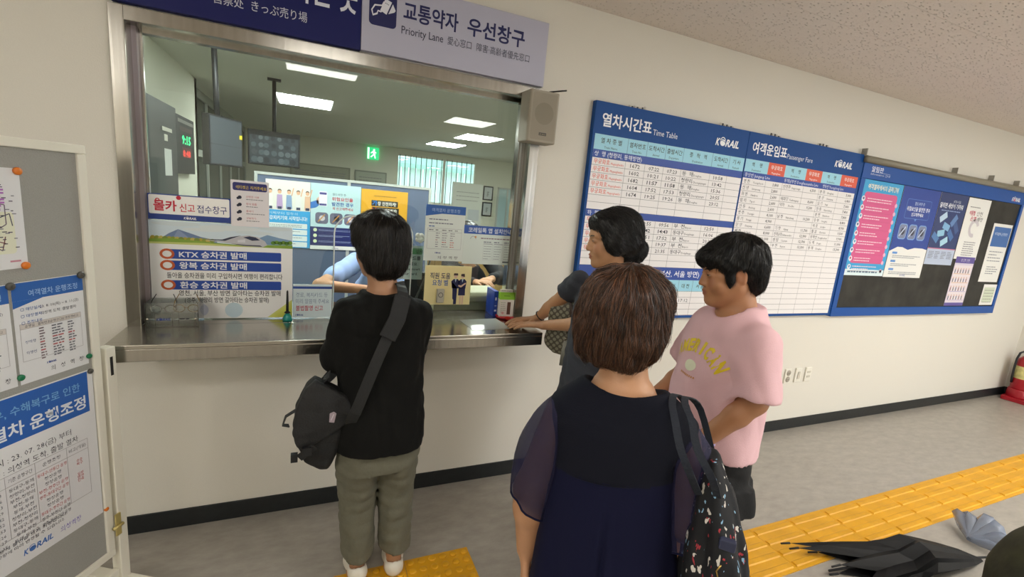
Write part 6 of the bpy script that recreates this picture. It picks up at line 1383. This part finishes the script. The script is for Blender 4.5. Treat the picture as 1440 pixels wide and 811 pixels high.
    hb = np_mesh('hair', P, Q, HAIRM, t, np.tile(np.array(lin('#0b0a0a')), (len(P), 1)), label='black hair drawn into a low bun')
    bun = np.array(T((0, -.10, -.055)))
    def flow(p):
        v = unit(bun-p); near = np.clip(1-np.linalg.norm(p-bun, axis=1)/.06, 0, 1)[:, None]; c = np.cross(p-bun, np.array([0, 1, .2])); return unit(v*(1-near)+unit(c)*near*1.5+np.array([0, 0, -.25]))
    hair_strands(s, hb, 5200, .07, flow, HAIRM, ['#0c0b0b', '#141111', '#1c1818', '#0a0909'], .0007, 3, P=P, jit=.0016, stray=.002)
girl()
def monogram_bag():
    t = empty('monogram_shoulder_bag', (1.292, -.335, .875), R(-40), label='grey brown dotted bag with silver tassel between the arms at the counter end', cat='bag')
    m_ = bpy.data.materials.new('dotted_canvas'); m_.use_nodes = True; nt = m_.node_tree; b = nt.nodes['Principled BSDF']; b.inputs['Roughness'].default_value = .55
    tc = nt.nodes.new('ShaderNodeTexCoord'); mp = nt.nodes.new('ShaderNodeMapping'); mp.inputs['Rotation'].default_value = (0, R(45), 0); mp.inputs['Scale'].default_value = (42, 0, 42); nt.links.new(tc.outputs['Object'], mp.inputs['Vector'])
    fr_ = nt.nodes.new('ShaderNodeVectorMath'); fr_.operation = 'FRACTION'; nt.links.new(mp.outputs['Vector'], fr_.inputs[0]); su = nt.nodes.new('ShaderNodeVectorMath'); su.operation = 'SUBTRACT'; su.inputs[1].default_value = (.5, 0, .5); nt.links.new(fr_.outputs[0], su.inputs[0])
    ln = nt.nodes.new('ShaderNodeVectorMath'); ln.operation = 'LENGTH'; nt.links.new(su.outputs[0], ln.inputs[0])
    cr = nt.nodes.new('ShaderNodeValToRGB'); cr.color_ramp.elements[0].color = (*lin('#8a8773'), 1); cr.color_ramp.elements[1].color = (*lin('#4f4a3c'), 1); cr.color_ramp.elements[0].position = .34; cr.color_ramp.elements[1].position = .42
    nt.links.new(ln.outputs['Value'], cr.inputs['Fac']); nt.links.new(cr.outputs['Color'], b.inputs['Base Color'])
    s = SDF((-.20, -.10, -.02), (.20, .10, .42), .006)
    s.loft([(.0, .0, .0, .11, .030), (.03, -.0, .0, .145, .040), (.14, -.005, 0, .165, .046), (.26, .0, 0, .152, .040), (.34, .02, 0, .115, .028), (.375, .035, 0, .075, .018)], .02, power=2.6)
    s.bump(.003, 30, 5, n=5); sdf_obj('pouch', s, m_, t)
    BR = M('#3a2419', .5, name='brown_leather'); G().strap([(-.045, -.035, .345), (-.035, -.052, .27), (-.020, -.058, .18), (-.01, -.058, .12)], .012, .003, BR, (1, 0, .2)).build('front_strap', t)
    G().strap([(.02, -.0, .36), (.05, .0, .40), (.09, .0, .37), (.10, .0, .33)], .018, .003, BR, (0, 1, 0)).build('handle', t)
    SV = M('#c9c6bc', .2, 1, name='silver'); g = G(); g.tube([(-.045+.012*math.cos(a), -.056, .155+.012*math.sin(a)) for a in np.linspace(0, 6.283, 13)], .002, SV, n=5); g.tube([(-.040+.009*math.cos(a), -.058, .098+.009*math.sin(a)) for a in np.linspace(0, 6.283, 11)], .002, SV, n=5); g.tube([(-.042, -.058, .145), (-.040, -.058, .107)], .002, SV, n=5); g.build('zip_ring', t)
    g = G(); TS = M('#a5a59b', .35, .4, name='silver_tassel')
    for k in range(7): g.tube([(-.040+.002*(k-3), -.058, .09), (-.040+.004*(k-3), -.06, .03), (-.042+.0045*(k-3), -.058, -.045)], .0028, TS, n=5)
    g.build('tassel', t)
monogram_bag()

# ================================================================ the boy in the pink tee
def boy():
    t = empty('person', (1.44, -1.15, 0), R(75), label='person in loose pink tee with yellow print and black shorts, standing side on', cat='person')
    hc = (.016, .030, 1.474); m = HM(hc, -14, 11); SC = 1.04; SK = '#b07c58'
    s = SDF((-.32, -.20, 0), (.28, .36, 1.62), .0075, [(2, 1.34, 1.58, .0042)])
    s.loft([(.60, 0, 0, .12, .09), (.75, 0, 0, .14, .105), (.95, 0, .01, .15, .12), (1.15, 0, 0, .155, .11), (1.25, 0, -.015, .13, .085), (1.32, 0, -.02, .075, .065)], .02)
    s.cone((0, -.030, 1.28), tuple(Vector(hc)+Vector((0, -.035, -.06))), .070, .060, .04); head(s, m, SC, plump=.008); s.ell(tuple(m @ Vector((0, .045, -.105))), (.035, .035, .02), .02)
    for A in ([(-.150, -.01, 1.245), (-.196, .002, 1.065), (-.140, .135, .875)], [(.165, -.01, 1.25), (.210, .02, 1.0), (.13, .19, .93)]):
        s.cone(A[0], A[1], .054, .044, .03); q = tuple(Vector(A[1]).lerp(Vector(A[2]), .3)); s.cone(A[1], q, .044, .042, .02); s.cone(q, A[2], .042, .028, .02)
        hand(s, A[2], (.05 if A[0][0] < 0 else -.4, .8, -.35), (-1 if A[0][0] < 0 else 1, 0, .3), curl=(.5, .7, .5), side=1 if A[0][0] < 0 else -1)
    legs_feet(s, [((-.09, 0, .68), (-.095, .02, .42), (-.095, .0, .08), (-.11, .16, .025)), ((.09, 0, .68), (.095, .02, .42), (.095, .0, .08), (.11, .16, .025))])
    sdf_obj('body', s, SKIN, t, skin_col(SK, m, SC)); face_bits(m, SC, t, open_=.45)
    G().lathe([(.034, -.012), (.036, -.010), (.036, .010), (.034, .012)], M('#9c93c4', .5, name='lilac_band'), n=20).build('wrist_band', t, loc=(-.147, .120, .895), rot=(R(36), 0, R(-20)))
    PK = M('#e2b8be', .85, name='pink_cotton', bump=.15, scale=260)
    s = SDF((-.34, -.26, .70), (.32, .28, 1.42), .0065)
    def fold(a, z): return (.030*np.sin(5*a+6*z)+.018*np.sin(9*a-4*z+1))*np.clip((1.15-z)*2.4, 0, 1)
    s.loft([(.815, 0, .0, .180, .160), (.90, 0, .008, .178, .162), (1.02, 0, .010, .176, .160), (1.12, 0, .004, .182, .148), (1.20, 0, -.006, .190, .130), (1.265, 0, -.014, .172, .112), (1.315, 0, -.026, .108, .088), (1.360, .0, -.034, .078, .070)], .02, fold=fold, power=2.15)
    for A in ([(-.150, -.012, 1.255), (-.202, .004, 1.085)], [(.150, -.012, 1.245), (.205, .02, 1.08)]):
        a, b = Vector(A[0]), Vector(A[1]); s.cone(a, b, .062, .074, .05, clip=(tuple(b+(b-a).normalized()*.01), b-a))
    s.bump(.0036, 26, 11, ridge=True, n=6, stretch=(1, 1, .8))
    for A in ([(-.150, -.012, 1.255), (-.202, .004, 1.085)], [(.150, -.012, 1.245), (.205, .02, 1.08)]):
        a, b = Vector(A[0]), Vector(A[1]); d = (b-a).normalized(); s.cone(b-d*.01, b+d*.06, .058, .064, .003, 's')
    s.ell((0, .030, 1.392), (.082, .098, .090), .004, 's'); sdf_obj('tee_shirt', s, PK, t)
    # chest print laid on the cloth
    def lay(V, lift=.0012):
        P = np.array(V, float)
        for _ in range(40): d, g = s.grad(P); P[:, 1] -= np.clip(d, -.01, .03)*.9
        P[:, 1] += lift+.001; return [tuple(p) for p in P]
    YL = M('#e6c81e', .5, name='yellow_print'); g = G(); cx, cz, ra = -.028, 1.045, .150
    for i, ch in enumerate('AMERICAN'):
        V, F, a0, a1 = glyphs(ch, .045, 0, 2); an = R(40-80*i/7); k = .050
        V2 = []
        for p in V:
            u_ = (p[0]-(a0+a1)/2)*.0265/(a1-a0+.02)*(1 if ch != 'I' else .45); v_ = p[1]*k*1.25; rr = ra+v_; th = an-u_/ra
            V2.append((cx+rr*math.sin(th)*1.0, .25, cz-.02+rr*math.cos(th)))
        g.add(lay(V2), [f[::-1] for f in F], YL)
    g.build('chest_lettering', t)
    g = G(); V = [(cx+.030*math.cos(a), .25, 1.125+.020*math.sin(a)) for a in np.linspace(0, 2*math.pi, 20)[:-1]]; V = lay(V+[(cx, .25, 1.125)]); g.add(V, [(i, (i+1) % 19, 19) for i in range(19)], M('#e4e2c8', .6, name='cream_print'))
    for k in range(9): x = cx-.04+.009*k; V = lay([(x, .25, 1.085), (x+.006, .25, 1.085), (x+.006, .25, 1.092), (x, .25, 1.092)]); g.add(V, [(0, 1, 2, 3)], M('#c98a5a', .6, name='orange_print'))
    g.build('chest_emblem', t)
    BKS = M('#0c0c0e', .85, name='black_shorts', bump=.1, scale=150)
    s = SDF((-.26, -.26, .52), (.26, .24, .94), .007); s.loft([(.64, 0, -.01, .178, .145), (.84, 0, 0, .168, .142), (.90, 0, 0, .155, .13)], .03)
    for x in (-.095, .095): s.loft([(.595, x, -.02, .098, .135), (.70, x*.95, -.01, .092, .13)], .02, fold=lambda a, z: .04*np.sin(6*a+4*z))
    s.bump(.003, 26, 4, ridge=True, n=5); sdf_obj('shorts', s, BKS, t)
    G().tube([(-.185, .06, .742), (-.190, .061, .742)], .009, M('#a9a4a0', .3, .7, name='metal_button'), n=12).build('metal_button', t)
    SB = M('#24262b', .6, name='dark_sandal'); shoe(t, (-.095, -.02), (-.11, .16), SB, None); shoe(t, (.095, -.02), (.11, .16), SB, None)
    s = SDF(tuple(Vector(hc)-Vector((.14, .17, .15))), tuple(Vector(hc)+Vector((.14, .16, .17))), .0042); T = lambda p: m @ (Vector(p)*SC); Q3 = m.to_3x3(); E_ = lambda c, r, k=.02, op='u': s.ell(T(c), [x*SC for x in r], k, op, rot=Q3)
    E_((0, -.018, .048), (.090, .106, .086), .01); E_((0, -.062, .005), (.080, .056, .065)); E_((0, .058, .056), (.066, .050, .036), .02); E_((0, -.070, -.045), (.060, .036, .042), .02)
    for sd in (-1, 1): E_((sd*.068, .012, .030), (.018, .040, .030), .012); E_((sd*.070, .022, -.008), (.010, .014, .030), .008)
    E_((0, .115, -.030), (.078, .066, .062), .008, 's')
    for sd in (-1, 1): E_((sd*.090, -.006, -.012), (.030, .020, .032), .006, 's')
    s.bump(.0018, 90, 7, ridge=True, n=5, stretch=(1, 1, .5)); P, Q = s.nets()
    hb = np_mesh('hair', P, Q, HAIRM, t, np.tile(np.array(lin('#090808')), (len(P), 1)), label='short black hair with a rounded fringe')
    crown = np.array(T((0, -.055, .13)))
    def flow(p): return unit(unit(p-crown)+np.array([0, 0, -.9]))
    hair_strands(s, hb, 4800, .055, flow, HAIRM, ['#0a0909', '#100d0c', '#181412', '#0c0b0b'], .0008, 5, P=P, jit=.0022, stray=.004)
boy()

# ================================================================ staff behind the glass
def clerk(root, yaw, hc, hyaw, cloth, arms, label, sleeve, SK='#b98a66', hair='#0c0b0b'):
    t = empty('person', (*root, 0), R(yaw), label=label, cat='person')
    Mi = (Matrix.Translation((*root, 0)) @ Matrix.Rotation(R(yaw), 4, 'Z')).inverted(); L_ = lambda w_: tuple(Mi @ Vector(w_))
    h = L_(hc); m = HM(h, hyaw, 10)
    pts = [L_(p) for A in arms for p in A]+[h]; lo = [min(min(p[i] for p in pts)-.22, -.24) for i in range(3)]; hi = [max(p[i] for p in pts)+.22 for i in range(3)]; lo[2] = .0
    s = SDF((lo[0], lo[1], 0), (hi[0], max(hi[1], .62), h[2]+.15), .009, [(2, h[2]-.13, h[2]+.13, .006)])
    base = h[2]-.86
    s.loft([(base+.10, 0, 0, .15, .11), (base+.35, 0, .01, .13, .10), (base+.55, 0, .0, .14, .09), (base+.64, 0, 0, .06, .05)], .03); s.cone((0, 0, base+.60), (h[0], h[1]-.02, h[2]-.07), .05, .048, .03); head(s, m, 1.0)
    for A in arms:
        A = [L_(p) for p in A]; s.cone(A[0], A[1], .046, .038, .02); s.cone(A[1], A[2], .038, .026, .02); d = Vector(A[2])-Vector(A[1]); hand(s, A[2], d, (0, 0, 1), curl=(.3, .4, .3))
    for sd in (-1, 1): s.chain([(sd*.09, .02, base+.12), (sd*.11, .40, base+.12), (sd*.11, .42, .09), (sd*.11, .52, .04)], [.075, .055, .035, .03], .02)
    sdf_obj('body', s, SKIN, t, skin_col(SK, m)); face_bits(m, 1, t)
    s = SDF((lo[0], lo[1], base), (hi[0], max(hi[1], .3), h[2]), .009)
    s.loft([(base+.05, 0, .0, .185, .145), (base+.35, 0, .01, .16, .125), (base+.52, 0, .0, .165, .11), (base+.60, 0, -.005, .12, .08), (base+.64, 0, -.005, .08, .065)], .02, power=2.2)
    for A in arms:
        A = [L_(p) for p in A]; s.cone(A[0], A[1] if sleeve > .9 else tuple(Vector(A[0]).lerp(Vector(A[1]), .7)), .062, .056, .03)
        if sleeve > .9: s.cone(A[1], tuple(Vector(A[1]).lerp(Vector(A[2]), .8)), .052, .042, .02)
    s.bump(.003, 30, 3, ridge=True, n=5); s.ell((0, .03, base+.665), (.06, .07, .04), .004, 's'); sdf_obj('shirt', s, cloth, t)
    s = SDF((-.24, -.24, 0), (.24, .62, base+.26), .012)
    for sd in (-1, 1): s.chain([(sd*.09, .0, base+.12), (sd*.11, .40, base+.12), (sd*.11, .42, .12)], [.10, .075, .06], .02)
    sdf_obj('trousers', s, M('#23262e', .8, name='dark_trousers'), t)
    s = SDF(tuple(Vector(h)-Vector((.13, .15, .12))), tuple(Vector(h)+Vector((.13, .12, .15))), .006); T = lambda p: m @ Vector(p); Q3 = m.to_3x3()
    s.ell(T((0, -.02, .045)), (.088, .103, .084), .01, rot=Q3); s.ell(T((0, -.06, -.02)), (.078, .05, .07), .03, rot=Q3); s.ell(T((0, .115, -.03)), (.09, .065, .08), .01, 's', rot=Q3)
    s.bump(.002, 80, 4, ridge=True, n=5, stretch=(1, 1, .4)); P, Q = s.nets(); np_mesh('hair', P, Q, HAIRM, t, np.tile(np.array(lin(hair)), (len(P), 1)))
    G().lathe([(.20, 0), (.21, .02), (.21, .05), (.19, .07)], M('#22252b', .8, name='seat_cloth'), (0, .02, base-.075), n=20).tube([(0, 0, .06), (0, 0, base-.04)], .03, DKGREY, n=10).box(-.2, .2, -.02, .02, .03, .06, DKGREY).box(-.02, .02, -.2, .2, .03, .06, DKGREY).build('office_chair', tag(empty('office_chair', (*root, 0), R(yaw)), 'dark swivel chair under the seated '+('clerk in light blue' if sleeve < .9 else 'clerk in black'), 'chair'))
    return t
clerk((.46, .98), 150, (.43, .95, 1.325), 10, M('#8fa9d6', .75, name='light_blue_cloth', bump=.1, scale=200), [((.58, .90, 1.14), (.60, .72, .98), (.50, .60, .965)), ((.30, .92, 1.15), (.06, .56, 1.055), (.34, .50, 1.045))], 'clerk in light blue with a bare forearm, mostly hidden behind the customer in black', .5)
clerk((1.17, 1.15), 172, (1.13, 1.10, 1.335), -8, M('#141518', .8, name='black_cardigan', bump=.1, scale=200), [((1.00, 1.10, 1.14), (.98, .92, 1.0), (1.09, .70, 1.060)), ((1.34, 1.12, 1.15), (1.37, .93, 1.06), (1.215, .745, 1.080))], 'clerk in black with hands over the keyboard, face hidden by papers on the glass', 1.0)

# olive backpack at the lower right corner
t = empty('olive_backpack', (2.86, -1.755, 0), R(-60), label='dark olive backpack on the floor in the lower right corner', cat='backpack')
s = SDF((-.26, -.20, -.01), (.26, .20, .66), .009); s.loft([(.0, 0, 0, .19, .12), (.04, 0, 0, .205, .15), (.28, 0, 0, .20, .15), (.44, .02, .01, .165, .12), (.56, .04, .02, .11, .08), (.61, .05, .02, .06, .05)], .03, power=2.6); s.loft([(.05, 0, -.11, .14, .05), (.20, 0, -.11, .13, .045), (.25, 0, -.10, .11, .03)], .02, power=2.6); s.bump(.004, 22, 3, n=5)
P, Q = s.nets(); P[:, 2] = np.maximum(P[:, 2], .001); np_mesh('pack', P, Q, M('#33331f', .8, name='olive_canvas', bump=.4, scale=14, vary=.45), t)
G().strap([(.02, .02, .60), (.02, .03, .64), (.08, .03, .64), (.08, .02, .60)], .02, .004, M('#26261a', .8), (0, 1, 0)).build('grab_loop', t)
G().tube([(-.10, -.155, .21), (0, -.16, .225), (.10, -.155, .21)], .003, M('#8a8670', .3, .8), n=6).build('zip', t)
